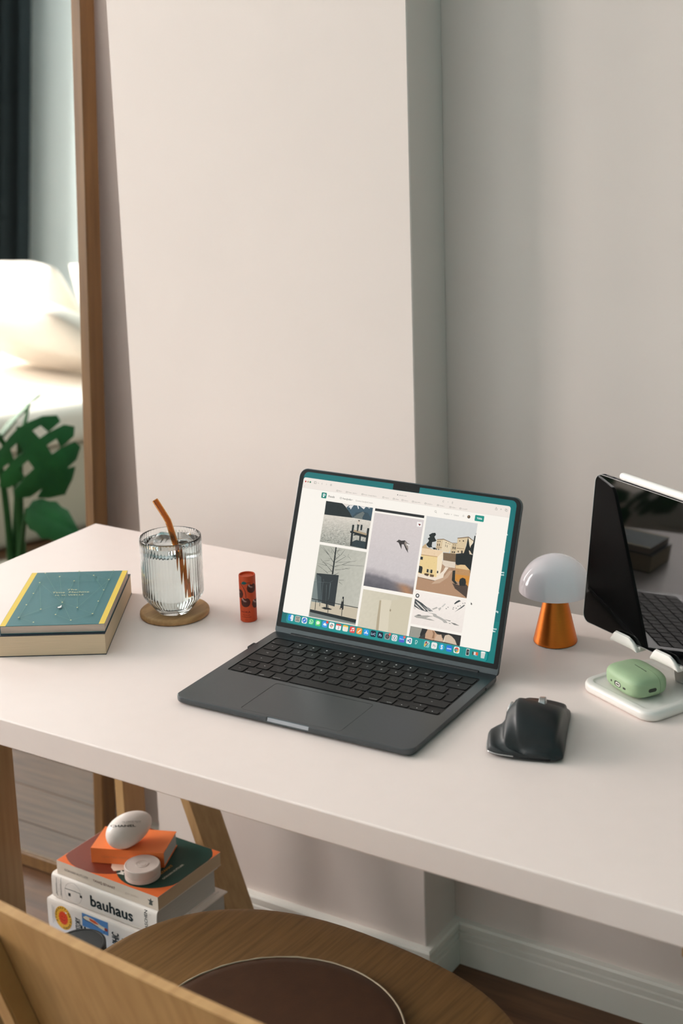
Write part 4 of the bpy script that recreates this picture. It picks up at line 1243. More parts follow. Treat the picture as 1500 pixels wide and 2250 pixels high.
        sq((40, 140, 222)); P.poly([(x - h, y - 1.2), (x + h, y + .4), (x + h, y - h + 1), (x + h - 1, y - h), (x - h + 1, y - h), (x - h, y - h + 1)], (76, 92, 200)); P.text('Canva', x, y - .5, 1.6, WH, 'c'); P.disc(x + 3.2, y + 3, 1.6, 1.6, (222, 70, 56), 14); P.text('1', x + 3.2, y + 2.2, 1.6, WH, 'c')
    elif i == 17:
        sq(WH); B = (44, 92, 150); P.line([(x - 2.1, y - .9), (x + 1.6, y + 2.2)], .9, B); P.line([(x - 2.1, y + .9), (x + 1.6, y - 2.2)], .9, B); P.rect(x + 1.2, y - 2.4, x + 2.2, y + 2.4, B)
    elif i == 18:
        c = (196, 228, 224); P.ring(x + .1, y + .6, 1.1, .5, c, 16, -110, 110); P.line([(x - 1.2, y + 2.2), (x - 1.2, y - 2.2), (x + .2, y - 2.2), (x + .2, y - .8)], .5, c); P.line([(x - 1.2, y + 2.1), (x + .2, y + 2.1)], .5, c)
    elif i == 19:
        sq((120, 190, 190)); P.poly([(x - h + .6, y - h), (x - h + .6, y + .5), (x, y)], (226, 176, 60)); P.poly([(x - h + .6, y + .5), (x - 1, y + h), (x + 1, y + 1)], (196, 90, 76)); P.poly([(x + .6, y + h), (x + h, y + 1), (x, y - .5)], (214, 220, 214)); P.line([(x - 1.4, y - 3), (x + 2, y + 2)], .8, (60, 40, 40)); P.disc(x - .7, y + 1.5, 1, 1, (120, 40, 40), 10)
    elif i == 20:
        sq((232, 230, 226)); P.text('Ps', x, y - 1.5, 3.0, (104, 116, 120), 'c')
    elif i == 21:
        P.disc(x, y, h, h, (36, 158, 208)); P.text('S', x, y - 2.1, 4.4, WH, 'c', bold=.06)
    elif i == 22:
        sq((30, 116, 216)); P.text('zoom', x, y - .8, 1.7, WH, 'c', bold=.05)
    elif i == 23:
        sq(WH)
        for k, c in enumerate(((206, 74, 56), (70, 150, 90), (232, 176, 70))): P.ring(x, y, 1.2, 1.8, c, 12, 30 + 120 * k, 150 + 120 * k)
        P.disc(x, y, 1.2, 1.2, (100, 140, 200), 14)
    elif i == 24:
        P.rrect(x - 2.1, y - 3.9, x + 2.1, y + 3.9, .7, (224, 228, 226)); P.rrect(x - 1.7, y - 3.4, x + 1.7, y + 3.2, .4, (44, 46, 48)); P.disc(x + .3, y + .4, .9, 1.2, (110, 112, 112), 10)
    elif i == 25:
        P.rect(x - 3.8, y - 1.9, x - 1.6, y + 1.8, (70, 66, 60)); P.rect(x - 1.9, y - 1.7, x + 1.2, y + 1.8, (222, 216, 206)); P.rect(x + .6, y - 1.6, x + 3.6, y + 1.9, (222, 96, 50)); P.rect(x, y - 2.6, x + 2.4, y - 1.5, (90, 170, 214))
    else:
        P.poly([(x - 2.1, y - 3.6), (x + 2.1, y - 3.6), (x + 2.9, y + 3.4), (x - 2.9, y + 3.4)], (214, 216, 210)); P.disc(x, y + 3.3, 2.9, .7, (236, 238, 232), 16)
        for k in range(4): P.line([(x - 1.6 + k * 1.1, y - 3.2), (x - 2 + k * 1.4, y + 2.4)], .25, (180, 184, 178))
    flat('dock_icon', P, .0019)
for i in range(len(IC)): icon(i)

# tiny receiver in the laptop's left port
dg = obj('usb_receiver', bbox(-.1590, -.15225, .158, .172, .0014, .0072, .0012, 3), 'black')
dg.location = (-.26911, -.44963, 0); dg.rotation_euler = (0, 0, .03169)
tag(dg, 'tiny black receiver plugged into the left side of the laptop', 'usb receiver')

# ================================================================== LAMP
lamp = thing('table_lamp', 'small mushroom lamp with glossy white dome shade on a copper cone foot', 'lamp', (-.1177, -.0922, 0))
obj('cone_foot', lathe([(0, 0), (.0250, 0), (.0266, .0008), (.0268, .0022), (.0262, .0045), (.0125, .0640), (.0118, .0700), (.0118, .0760), (0, .0760)], 72), 'copper', lamp, angle=50)
pr = [(.0430 * math.cos(t), .0668 + .0428 * math.sin(t)) for t in [R(a) for a in range(0, 90, 5)]]
po = [(.0444 * math.cos(t), .0662 + .0444 * math.sin(t)) for t in [R(a) for a in range(0, 90, 4)]]
obj('dome_shade', lathe([(0, .0662 + .0444)] + po[::-1] + [(.0440, .0656), (.0434, .0658)] + pr + [(0, .1096)], 72), 'shade', lamp, angle=50)

# ================================================================== CHARGING STAND, TABLET, STYLUS, EARBUDS CASE
YAW = -.4503
st = thing('charging_stand', 'white square charging pad with hooked arm holding up the tablet', 'stand', (.043, -.183, 0), YAW)
bm = bmesh.new()
pl = rrect(-.062, .055, -.055, .055, .018, 8)
rings(bm, [[(x, y, z) for x, y in inset_pts(pl, d)] for d, z in ((.004, 0), (.001, .0012), (0, .004), (0, .0078), (.0012, .0103), (.0035, .0115), (.0085, .0117), (.0095, .0112), (.0105, .0102), (.012, .0100))])
obj('pad', bm, 'white', st, angle=60)
tl = .1052
def hook(x0, x1):
    bm = bmesh.new()
    prof_ = [(.0120, .0440), (.0120, .0490), (.0012, .0492), (.0010, .0560), (-.0008, .0578), (-.0034, .0570), (-.0048, .0520), (-.0042, .0462), (-.0015, .0440)]
    n = 14; rs = []
    for i in range(n + 1):
        t = i / n; x = x0 + (x1 - x0) * t
        e = max(.12, min(1, 8 * t)) ** .5 * (1 if t < .62 else max(.10, 1 - ((t - .62) / .38) ** 1.6 * .9))
        rs.append([(x, y, .0440 + (z - .0440) * (e if y < .0011 else 1)) for y, z in prof_])
    rings(bm, rs); return bm
obj('hook', hook(-.066, -.022), 'white', st, angle=50)
obj('hook', hook(.000, .044), 'white', st, angle=50)
bm = prism(rrect(-.078, .040, 0, .085, .012, 6), 0, .004, .0008)
o = obj('back_plate', bm, 'white', st); o.location = (0, .0175, .0445); o.rotation_euler = (R(90) - tl, 0, 0)
bm = bmesh.new(); sweep(bm, [(.0195, .034, .0101), (.0195, .031, .03), (.0195, .0295, .06), (.0195, .0225, .078)], lambda i, n: [(-.017, -.0028), (.017, -.0028), (.017, .0028), (-.017, .0028)], up=(0, 1, 0))
bmesh.ops.bevel(bm, geom=bm.edges[:], offset=.0012, segments=2, affect='EDGES')
obj('arm', bm, 'steel', st, angle=40)

TW, TH = .2476, .1785
tabM = dict(loc=(-.0654, -.1287, .0500), rot=(-tl, 0, YAW))
tab = thing('tablet', 'black tablet with a dark reflecting screen, held on the charging stand', 'tablet', tabM['loc'])
tab.rotation_euler = tabM['rot']
def xz(bm):
    for v in bm.verts: v.co = Vector((v.co.x, -v.co.z, v.co.y))
    return bm
obj('case_back', xz(prism(rrect(0, TW, 0, TH, .0105, 8), -.0061, -.0003, .0002)), 'tabalu', tab, angle=40)
obj('screen_glass', xz(prism(rrect(.0005, TW - .0005, .0005, TH - .0005, .0100, 8), -.0004, 0, .0002)), 'tabglass', tab, angle=40)
bm = bmesh.new()
ro_ = rrect(.0003, TW - .0003, .0003, TH - .0003, .0102, 8)
tube(bm, [(x, -.0002, z) for x, z in ro_ + ro_[:1]], .00035, 6, up=(0, 1, 0))
obj('chamfer_highlight', bm, 'steel', tab, angle=60)  # bright tube added as the highlight along the tablet's front chamfer
o = obj('display_area', xz(prism(rrect(.0085, TW - .0085, .0085, TH - .0085, .0045, 6), -.0001, .00006)), 'tabglass', tab)
for u in (.0165, .0315):
    obj('volume_button', bbox(u, u + .0105, .0016, .0040, TH - .0005, TH + .0006, .0004, 2), 'bezel', tab)
for s_, r_ in ((.084, .0016), (.0915, .0011), (.071, .0008)):
    o = obj('camera', xz(lathe([(0, 0), (r_, 0), (r_, .0001), (0, .0001)], 14)), 'bezel', tab); o.location = (.0045, -.0001, s_)

pen = thing('stylus', 'white stylus lying along the top edge of the black tablet', 'stylus', tabM['loc'])
pen.rotation_euler = tabM['rot']
bm = lathe([(0, 0), (.0022, .0002), (.0038, .0012), (.00445, .0032), (.00445, .145), (.0040, .150), (.0016, .1655), (.0008, .1660), (0, .1661)], 28)
for v in bm.verts: v.co = Vector((.0400 + v.co.z, .0026 + v.co.x, TH + .0009 + .00425 + max(v.co.y, -.0042)))
obj('barrel', bm, 'pencil', pen, angle=60)

AX, AY, AZ = .0333, .0252, .0131
def superquad(ax, ay, az, y0=None, y1=None):
    bm = bmesh.new(); sg = lambda v, e: math.copysign(abs(v) ** e, v)
    nlat, nlon = 20, 56; rows_ = []
    for i in range(nlat + 1):
        t = -math.pi / 2 + math.pi * i / nlat
        if i in (0, nlat): rows_.append([bm.verts.new((0, 0, az * (1 if i else -1)))]); continue
        ct, s_ = math.cos(t), math.sin(t)
        rows_.append([bm.verts.new((ax * sg(ct, .6) * sg(math.cos(p), .55), ay * sg(ct, .6) * sg(math.sin(p), .55), az * sg(s_, .6)))
                      for p in [2 * math.pi * k / nlon for k in range(nlon)]])
    for a, b in zip(rows_, rows_[1:]):
        for k in range(nlon):
            j = (k + 1) % nlon
            if len(a) == 1: bm.faces.new((a[0], b[k], b[j]))
            elif len(b) == 1: bm.faces.new((a[k], a[j], b[0]))
            else: bm.faces.new((a[k], a[j], b[j], b[k]))
    for yy, sgn in ((y0, -1), (y1, 1)):
        if yy is None: continue
        g_ = bmesh.ops.bisect_plane(bm, geom=bm.verts[:] + bm.edges[:] + bm.faces[:], plane_co=(0, yy, 0), plane_no=(0, sgn, 0), clear_outer=True)
        ed = [e for e in g_['geom_cut'] if isinstance(e, bmesh.types.BMEdge)]
        r = bmesh.ops.edgeloop_fill(bm, edges=ed)
    return bm
case = thing('earbuds_case', 'sage green silicone earbuds case lying on the white charging pad', 'earbuds case', (.0291, -.1973, .0101 + AZ), -.5751)
obj('case_body', superquad(AX, AY, AZ, None, .0088), 'sage', case, angle=50)
obj('case_lid', superquad(AX, AY, AZ, .0093, None), 'sage', case, angle=50)
def slot(name, w, h, loc, rot, mat='hole', d=.0016):
    bm = prism(rrect(-w / 2, w / 2, -h / 2, h / 2, min(w, h) * .48, 5), -d, .00012)
    o = obj(name, bm, mat, case); o.location = loc; o.rotation_euler = rot
slot('port', .0120, .0058, (.0005, -AY, -.0012), (R(90), 0, 0))
slot('port_core', .0085, .0040, (.0012, -AY - .0001, -.0012), (R(90), 0, 0), 'white')
slot('port_slot', .0060, .0016, (.0012, -AY - .00025, -.0012), (R(90), 0, 0))
slot('speaker_hole', .0026, .0024, (-.0115, -AY + .0001, -.0014), (R(90), 0, 0))
slot('speaker_hole', .0044, .0022, (.0128, -AY + .0001, -.0018), (R(90), 0, 0))
slot('lanyard_hole', .0105, .0042, (AX, -.0015, -.0010), (R(90), 0, R(90)))
slot('hinge_groove', .0215, .0007, (.0040, .0030, AZ), (0, 0, 0))

# ================================================================== MOUSE
mouse = thing('computer_mouse', 'black sculpted computer mouse with thumb rest, right of the laptop', 'mouse', (-.0250, -.3310, 0), R(18))
def msec(xl, zw, xn, zn, xr_, zr, xs, zs, xr, zb=.0034):
    return [(xl + .005, zb - .0012), (xl + .0004, zb + .0008), (xl + .0006, zw * .86), (xl + .0038, zw + .0016), (xl + (xn - xl) * .62, zw + (zn - zw) * .38), (xn - .0004, zn), (xn + .0022, zn + (zr - zn) * .48),
            (xr_ - .0016, zr - .0034), (xr_ + .0035, zr), ((xr_ + xs) / 2 + .001, (zr + zs) / 2 + .0016), (xs - .001, zs), (xs + (xr - xs) * .4, zs * .66), (xr - .0008, min(.0120, zs * .38)), (xr, zb + .001), (xr - .004, zb - .0012), ((xl + xr) / 2, zb - .0016)]
secs = [(-.0630, msec(-.014, .0045, -.008, .0062, -.002, .0070, .012, .0068, .0185)),
        (-.0610, msec(-.034, .0065, -.020, .0088, -.008, .0102, .015, .0098, .0270)),
        (-.0565, msec(-.0450, .0090, -.0290, .0112, -.0140, .0128, .0185, .0120, .0302)),
        (-.0520, msec(-.0480, .0115, -.0315, .0165, -.0180, .0275, .0195, .0235, .0304)),
        (-.0420, msec(-.0498, .0142, -.0330, .0205, -.0205, .0395, .0215, .0305, .0302)),
        (-.0260, msec(-.0503, .0148, -.0338, .0232, -.0220, .0462, .0228, .0335, .0296)),
        (-.0080, msec(-.0400, .0138, -.0335, .0240, -.0228, .0442, .0232, .0318, .0290)),
        (.0100, msec(-.0345, .0115, -.0325, .0215, -.0230, .0360, .0232, .0268, .0286)),
        (.0260, msec(-.0318, .0095, -.0305, .0170, -.0228, .0272, .0228, .0208, .0282)),
        (.0420, msec(-.0320, .0085, -.0285, .0125, -.0212, .0222, .0215, .0175, .0276)),
        (.0540, msec(-.0285, .0065, -.0250, .0090, -.0190, .0150, .0195, .0125, .0255)),
        (.0610, msec(-.0230, .0050, -.0195, .0068, -.0140, .0098, .0150, .0088, .0210))]
npt = len(secs[0][1])
cols = [catmull([(y, *pts[k]) for y, pts in secs], 3) for k in range(npt)]
rs = []
for i in range(len(cols[0])):
    loop = [(c[i][1], c[i][0], max(.0008, c[i][2])) for c in cols]
    rs.append(catmull(loop, 4, closed=True))
bm = bmesh.new(); rings(bm, rs)
obj('shell', bm, 'rubber', mouse, angle=70)
for fx, fy in ((-.018, -.036), (.018, -.036), (-.012, .036), (.016, .036)):
    o = obj('foot', lathe([(0, 0), (.006, 0), (.006, .0018), (0, .0018)], 16), 'black', mouse); o.location = (fx, fy, 0)
# silver line along the foot of the thumb rest
path = [(r[1][0] - .0004, r[1][1], max(.0045, r[1][2] + .0006)) for r in [[None, (min(q[0] for q in ring), ring[0][1], .0040)] for ring in rs[1:22]]]
bm = bmesh.new(); tube(bm, path, .0006, 6); obj('edge_line', bm, 'steel', mouse, angle=60)
bm = lathe([(0, -.0035), (.0100, -.0035), (.0108, -.0028), (.0108, .0028), (.0100, .0035), (0, .0035)], 40, rfun=lambda a, z: 1 + .012 * math.cos(20 * a))
o = obj('scroll_wheel', bm, 'steel', mouse); o.location = (.0020, .0040, .0302); o.rotation_euler = (0, R(90), 0)
bm = lathe([(0, -.0045), (.0068, -.0045), (.0074, -.0036), (.0074, .0036), (.0068, .0045), (.0046, .0045), (.0046, .0030), (0, .0030)], 36)
o = obj('thumb_wheel', bm, 'steel', mouse); o.location = (-.0272, -.0100, .0318); o.rotation_euler = (R(-8), R(-74), 0)
bm = bmesh.new(); tube(bm, [(.0098 * math.cos(R(a)), .0098 * math.sin(R(a)), 0) for a in range(0, 361, 12)], .0016, 8)
o = obj('wheel_surround', bm, 'rubber', mouse, angle=60); o.location = (-.0262, -.0100, .0318); o.rotation_euler = (R(-8), R(-74), 0)
for y_ in (-.012, .001):
    o = obj('side_button', bbox(-.0042, .0042, -.0012, .0012, -.0012, .0012, .0008, 2), 'black', mouse); o.location = (-.0328, y_ - .003, .0270); o.rotation_euler = (0, R(-55), R(80))

# ================================================================== COASTER, GLASS, WATER, ICE, STRAW
CX, CY = -.59, -.2396
co = obj('coaster', lathe([(0, 0), (.0425, 0), (.0445, .0012), (.0450, .0035), (.0446, .0062), (.0430, .0078), (.0400, .0080), (.0385, .0072), (0, .0072)], 72), 'cork', angle=50)
co.location = (CX, CY, 0)
tag(co, 'round wooden coaster under the ribbed drinking glass', 'coaster')
GX, GY, GZ = -.5860, -.2450, .0074
def ribs(a, z): return 1 + (.0130 * abs(math.cos(28 * a)) - .0065) * max(0, min(1, (z - .004) / .012)) * max(0, min(1, (.1003 - z) / .002))
outer = [(0, 0), (.0190, 0), (.0212, .0008), (.0250, .0055), (.0305, .0125), (.0355, .0190), (.0380, .0225), (.0390, .0262), (.0391, .0330), (.0392, .0500), (.0393, .0700), (.0394, .0890), (.0394, .0960), (.0394, .1003), (.0390, .1014)]
inner = [(.0376, .1014), (.0372, .1003), (.0371, .0890), (.0369, .0600), (.0367, .0300), (.0360, .0265), (.0330, .0215), (.0280, .0150), (.0225, .0080), (.0190, .0062), (0, .0060)]
bm = lathe(outer + inner, 448, rfun=lambda a, z: 1)
for v in bm.verts:
    r_ = math.hypot(v.co.x, v.co.y); a = math.atan2(v.co.y, v.co.x)
    ro = None
    for (ra, za), (rb, zb) in zip(outer[1:], outer[2:]):
        if za - 1e-9 <= v.co.z <= zb + 1e-9: ro = ra + (rb - ra) * (v.co.z - za) / max(1e-9, zb - za)
    if ro and abs(r_ - ro) < 1e-4:
        k = ribs(a, v.co.z); v.co.x *= k; v.co.y *= k
gl = obj('drinking_glass', bm, 'glass', angle=80); gl.location = (GX, GY, GZ)
tag(gl, 'clear ribbed drinking glass of iced water with an amber straw', 'glass')
WZ = .0945
win = [(r - .00012 if r else 0, z + .00012) for r, z in inner if z < WZ][::-1]
wt = obj('water', lathe([(0, .00615)] + win[1:] + [(.03700, WZ - .0004), (.0364, WZ - .0008), (0, WZ - .0008)], 84), 'water', angle=40); wt.location = (GX, GY, GZ)
tag(wt, 'clear water filling the ribbed drinking glass', 'water')
for k, (x, y, z, rx, rz, s_) in enumerate(((-.012, .004, .0865, .25, .4, .019), (.014, .011, .0835, -.3, 1.1, .0165))):
    o = obj('ice_cube', superquad(s_ * .78, s_ * .78, s_ * .70), 'ice', angle=180)
    o.location = (GX + x, GY + y, GZ + z); o.rotation_euler = (rx, .15, rz)
    tag(o, ('large ice cube floating at the left in the glass of water', 'smaller ice cube floating behind the straw in the glass of water')[k], 'ice cube', 'ice cubes in the glass')
pts = [(-.6032, -.2500, .1556), (-.5935, -.2497, .1432), (-.5862, -.2494, .1332), (-.5832, -.2492, .1272), (-.5742, -.2488, .0985), (-.5680, -.2480, .0700), (-.5600, -.2470, .0330)]
path = catmull(pts, 6)
bm = bmesh.new()
tube(bm, path, .0041, 20, cap=False); nv = len(bm.verts)
tube(bm, path, .0031, 20, cap=False); bm.verts.ensure_lookup_table()
for base in (0, nv - 20):
    for k in range(20):
        a_, b_ = base + k, base + (k + 1) % 20
        bm.faces.new((bm.verts[a_], bm.verts[b_], bm.verts[nv + b_], bm.verts[nv + a_]))
sw = obj('straw', bm, 'amber', angle=60)
tag(sw, 'bent amber glass straw standing in the drinking glass', 'straw')

# ================================================================== LIP BALM TUBE
lb = thing('lip_balm', 'orange-red lip balm tube printed with dark cherries, left of the laptop', 'lip balm', (-.4925, -.2110, 0))
LR = .01065
obj('tube', lathe([(0, 0), (.0098, 0), (LR, .0008), (LR, .0608), (.0102, .0619), (.0092, .0619), (.0088, .0612), (.0088, .0596), (0, .0596)], 56), 'tube', lb, angle=50)
th0 = R(-53.1)                                                      # the printed front of the tube faces the chair
def wrap(x, y, z):
    a = th0 + x * .001 / LR; r = LR + .00006 + z
    return (r * math.cos(a), r * math.sin(a), y * .001)
P = Paint(2e-6)
BR, PK = (84, 40, 32), (226, 180, 170)
def arc(cx, cy, rx, ry, a0, a1, n=12): return [(cx + rx * math.cos(R(a0 + (a1 - a0) * i / n)), cy + ry * math.sin(R(a0 + (a1 - a0) * i / n))) for i in range(n + 1)]
for cx, cy in ((-3.6, 27.6), (5.6, 46.2), (11.6, 24.6), (-12.6, 38.5)):
    n = 14                                                            # cherry in vertical strips so that it bends round the tube
    for i in range(n):
        u0, u1 = -1 + 2 * i / n, -1 + 2 * (i + 1) / n
        top = lambda u: cy + 6.0 * (1 - abs(u) ** 2.4) ** .5 - 1.5 * math.exp(-(u / .3) ** 2)
        bot = lambda u: cy - 6.6 * (1 - abs(u) ** 2.2) ** .5
        P.poly([(cx + 6.6 * u0, bot(u0)), (cx + 6.6 * u1, bot(u1)), (cx + 6.6 * u1, top(u1)), (cx + 6.6 * u0, top(u0))], BR, up=(i == 0))
    P.poly([(cx - 4.6, cy + 4.6), (cx - 4.0, cy + 2.0), (cx - 1.5, cy + .2), (cx + 1.4, cy + .0), (cx + 3.0, cy + 1.5), (cx + .8, cy + 1.7), (cx - 1.6, cy + 2.8), (cx - 3.4, cy + 5.2)], PK)
P.line([(-10.5, 52.8), (-8, 50.5), (-5.2, 46.8), (-3.2, 42.6), (-2.5, 38), (-2.6, 33.4)], .75, BR)
P.line([(-1.2, 53.2), (1.5, 53.8), (4.5, 52.8)], .6, BR)
P.poly([(-8.4, 52.2), (-6.8, 54.6), (-4.2, 55.6), (-1.6, 54.4), (-.6, 53.2), (-3, 51.4), (-6, 51.2)], (24, 92, 90))
P.text('HOKA', -4.0, 13.2, 2.5, (120, 24, 14), 'c', bold=.03, sx=1.25)
for y_, t, s_ in ((9.8, 'cherry lip care', 1.15), (7.0, 'nourishing lip balm', 1.2), (3.2, '4,8 g e', 1.0)):
    P.text(t, -3.2, y_, s_, (120, 24, 14), 'c', bold=.03)
P.build('cherry_print', 'print', lb, f=wrap, maxlen=1.2)

# ================================================================== BOOKS
def book(name, label, cat, loc, rz, w, L, t, cover, pages, ct=.0012, bulge=0.0, over=.002, group=None, hard=False):
    """spine along local -x, length along y"""
    b = thing(name, label, cat, loc, rz, group)
    n = 24
    so = [(-bulge * (1 - abs(2 * i / n - 1) ** 5) ** .6 if bulge else 0, t * i / n) for i in range(n + 1)]
    out = [(w, 0)] + so + [(w, t), (w, t - ct)] + [(x + ct, min(t - ct, max(ct, z))) for x, z in so[::-1]] + [(w, ct)]
    bm = bmesh.new(); rings(bm, [[(x, y, z) for x, z in out] for y in (-L / 2, L / 2)])
    obj('cover', bm, cover, b, angle=40)
    obj('page_block', bbox(ct + .0002, w - over, -L / 2 + over, L / 2 - over, ct + .0001, t - ct - .0001), pages, b, smooth=False)
    return b
def spine_map(bulge, t):
    return lambda x, y, z: (-(bulge * (1 - abs(2 * min(t, max(0, y)) / t - 1) ** 5) ** .6 if bulge else 0) - .0002 - z, -x, y)

# two paperbacks on the desk
yaw = R(31.5); ux, uy = (math.cos(yaw), math.sin(yaw)), (-math.sin(yaw), math.cos(yaw))
def spine_mid(fr, w, L): return (fr[0] - w * ux[0] + L / 2 * uy[0], fr[1] - w * ux[1] + L / 2 * uy[1])
p_ = spine_mid((-.5812, -.3838), .134, .206)
thick = book('book', 'thick cream-paged paperback under the teal book on the left of the desk', 'book', (*p_, 0), yaw, .134, .206, .0275, 'navy', 'paper', .0009, over=.0003, group='books on the desk')
p_ = spine_mid((-.5845, -.3800), .1275, .186)
wells = book('book', 'thin teal book with yellow edge stripes and star pattern, on top of the thick one', 'book', (*p_, .0276), yaw, .1275, .186, .0105, 'teal', 'paper_pink', .0006, over=.0003, group='books on the desk')
P = Paint(1e-5)
w_, h_ = 127.5, 186
P.rect(0.2, -h_ / 2, 7.0, h_ / 2, (240, 206, 92)); P.rect(w_ - 7.0, -h_ / 2, w_ - .1, h_ / 2, (240, 206, 92))
P.rect(7.0, -h_ / 2, w_ - 7.0, h_ / 2, (66, 116, 122))
dots = [(455, 100), (850, 85), (1250, 88), (625, 148), (1022, 143), (395, 215), (797, 205), (1203, 200), (332, 342), (1152, 323), (263, 470), (1100, 450), (680, 453), (437, 524), (862, 516), (190, 608), (617, 587), (1048, 588), (370, 663), (803, 652)]
def cov(x, y):
    t = (y - 80) / 605; xl, xr = 360 - 315 * t, 1355 - 225 * t
    return 7 + (x - xl) / (xr - xl) * (w_ - 14), h_ / 2 - t * h_
D = [cov(*d) for d in dots]
GOLD, FAINT = (206, 202, 150), (96, 142, 132)
hubs = [5, 7, 12, 15, 17, 0, 6]
for h in hubs:
    for k in range(26):
        a = 2 * math.pi * k / 26 + h; l = rnd.uniform(18, 52)
        x1, y1 = D[h][0] + l * math.cos(a), D[h][1] + l * math.sin(a)
        if 7.5 < x1 < w_ - 7.5 and -h_ / 2 < y1 < h_ / 2: P.line([D[h], (x1, y1)], .16, (78, 128, 126))
for a, b in ((5, 13), (5, 8), (8, 15), (0, 12), (1, 14), (1, 7), (3, 12), (12, 6), (6, 7), (7, 9), (7, 17), (9, 17), (10, 15), (12, 19), (12, 16), (14, 7), (15, 18), (17, 19), (15, 12), (12, 17), (2, 7), (4, 9), (16, 19), (5, 12), (13, 15)):
    P.line([D[a], D[b]], .38, FAINT)
for x, y in D: P.disc(x, y, 1.0, 1.3, (216, 212, 160), 10)
mx = w_ / 2 + 3
P.text('The', mx, 20, 4.4, GOLD, 'c', sx=1.35); P.text('Time  Machine', mx, 10.5, 5.0, GOLD, 'c', sx=1.12); P.text('H. G. WELLS', mx, 1.2, 3.5, GOLD, 'c', sx=1.35)
x, y = cov(655, 505); P.poly([(x + 2.0, y + 7.2), (x + 2.9, y - 2.6), (x + .6, y - 4.4), (x - 3, y - 3.4), (x - 3.2, y - .4), (x - .5, y + 2.6)], (24, 40, 44)); P.poly([(x + 1.7, y + 6.0), (x + 2.3, y - 2.2), (x + .3, y - 3.8), (x - 2.2, y - 2.9), (x - 2.3, y - .2), (x - .2, y + 2.2)], (238, 242, 240))
o = P.build('cover_print', 'print', wells, kscale=.001); o.location = (0, 0, .01052)

# stack on the floor beside the trestle (spines towards the chair)
BZ = R(90 - 1.7)
def stack_book(label, spine_c, z, w, L, t, *a, **k):
    return book('book', label, 'book', (spine_c[0], spine_c[1], z), BZ, w, L, t, *a, group='books stacked on the floor', **k)
stack_book('grey cloth book at the bottom of the floor stack', (-.775, -.245), FLOOR + .0002, .20, .225, .0555, 'grey', 'paper_grey', .0025)
stack_book('dark navy book, second from the bottom of the floor stack', (-.775, -.240), FLOOR + .0560, .19, .222, .0560, 'navy', 'paper', .0025)
stack_book('light blue book between the navy book and the white graphic design book', (-.776, -.252), FLOOR + .1122, .20, .222, .0525, 'blue', 'paper_grey', .0022)
hist = stack_book('white graphic design book with a yellow sun badge on its spine', (-.776, -.2175), -.5651, .149, .2215, .0525, 'whitecover', 'paper_grey', .0020, bulge=.0016, over=.004)
bau = stack_book('white bauhaus book with bold black title on its rounded spine', (-.7765, -.2095), -.5124, .133, .2040, .0410, 'whitecover', 'paper_grey', .0016, bulge=.005, over=.004)
yav = stack_book('paperback with orange, brown and green cover, topmost large book of the floor stack', (-.7714, -.2105), -.4712, .141, .1955, .0212, 'cream', 'paper', .0006, over=.0005)

# graphic design spine: sun badge, upright titles, picture
B, L_, t_ = .0016, .2215, .0525
P = Paint(4e-6); INKD = (28, 40, 44)
c = lambda mm: (mm - 110.75)
bx, by = c(31.5), 29
P.disc(bx, by, 17.0, 19.0, (246, 188, 60), 36); P.disc(bx, by, 8.8, 10.4, (226, 74, 40), 26)
for k in range(16):
    a = 2 * math.pi * k / 16; P.poly([(bx + 8.6 * math.cos(a - .12), by + 10.2 * math.sin(a - .12)), (bx + 8.6 * math.cos(a + .12), by + 10.2 * math.sin(a + .12)), (bx + 11.0 * math.cos(a), by + 12.8 * math.sin(a))], (232, 120, 44))
P.disc(bx - 2.2, by + 1.8, .8, .9, (150, 40, 28), 8); P.disc(bx + 2.2, by + 1.8, .8, .9, (150, 40, 28), 8); P.ring(bx, by + .4, 4.0, .7, (150, 40, 28), 14, 210, 330)
def round_text(t, a0, step, size, r_=13.0, flip=False):
    for i, ch in enumerate(t):
        a = R(a0 + (step * i)); rr = r_
        P.text(ch, bx + rr * math.cos(a), by + rr * 1.12 * math.sin(a), size, INKD, 'c', bold=.03, rot=(a + math.pi / 2 if flip else a - math.pi / 2))
round_text('ATOMKRAFT?', 208, -17, 3.4, 13.0); round_text('NEIN', 38, -15, 3.4, 13.0); round_text('DANKE', -30, -15, 3.2, 13.0)
for i in range(2): P.line([(c(10 + 3.2 * i), 14 + 4 * i), (c(10 + 3.2 * i), 44 - 2 * i)], .5, (150, 150, 154))
up = math.pi / 2
def upright(tx, x, y, size, width, bold=.03):
    """letters turned a quarter, reading upwards; size = letter height across the spine"""
    P.text(tx, c(x), y, size, INKD, 'l', bold=bold, rot=up, sx=width)
upright('HISTORY', 66, 14, 10.0, .42); upright('OF', 84, 2, 18.0, .80, .05); upright('the', 54.5, 6, 4, .7)
P.rect(c(70), 29, c(121), 50, (88, 140, 200))
P.poly([(c(71), 43), (c(78), 47.5), (c(92), 46.5), (c(108), 41), (c(118), 39.5), (c(114), 34.5), (c(100), 37.5), (c(86), 40.5), (c(77), 41)], (236, 226, 206))
P.poly([(c(84), 46), (c(96), 45), (c(104), 41), (c(96), 40), (c(86), 42)], (222, 96, 52)); P.line([(c(70.5), 45), (c(73), 42), (c(78), 40.4), (c(88), 39.8), (c(102), 36.8)], 1.2, (40, 40, 50))
P.disc(c(117), 37.5, 3.4, 2.6, (168, 70, 50), 14); P.line([(c(114), 35), (c(112), 30)], .8, (50, 70, 110))
upright('GRAPHIC', 141, 2, 13.0, .47); upright('DESIGN', 160, 2, 13.0, .50)
P.rect(c(172), 26, c(200), 46, (40, 60, 74)); P.disc(c(186), 36, 7, 7, (226, 190, 90), 20)
P.build('spine_print', 'print', hist, f=lambda x, y, z: spine_map(B, t_)(x * .001, y * .001, z), maxlen=None)

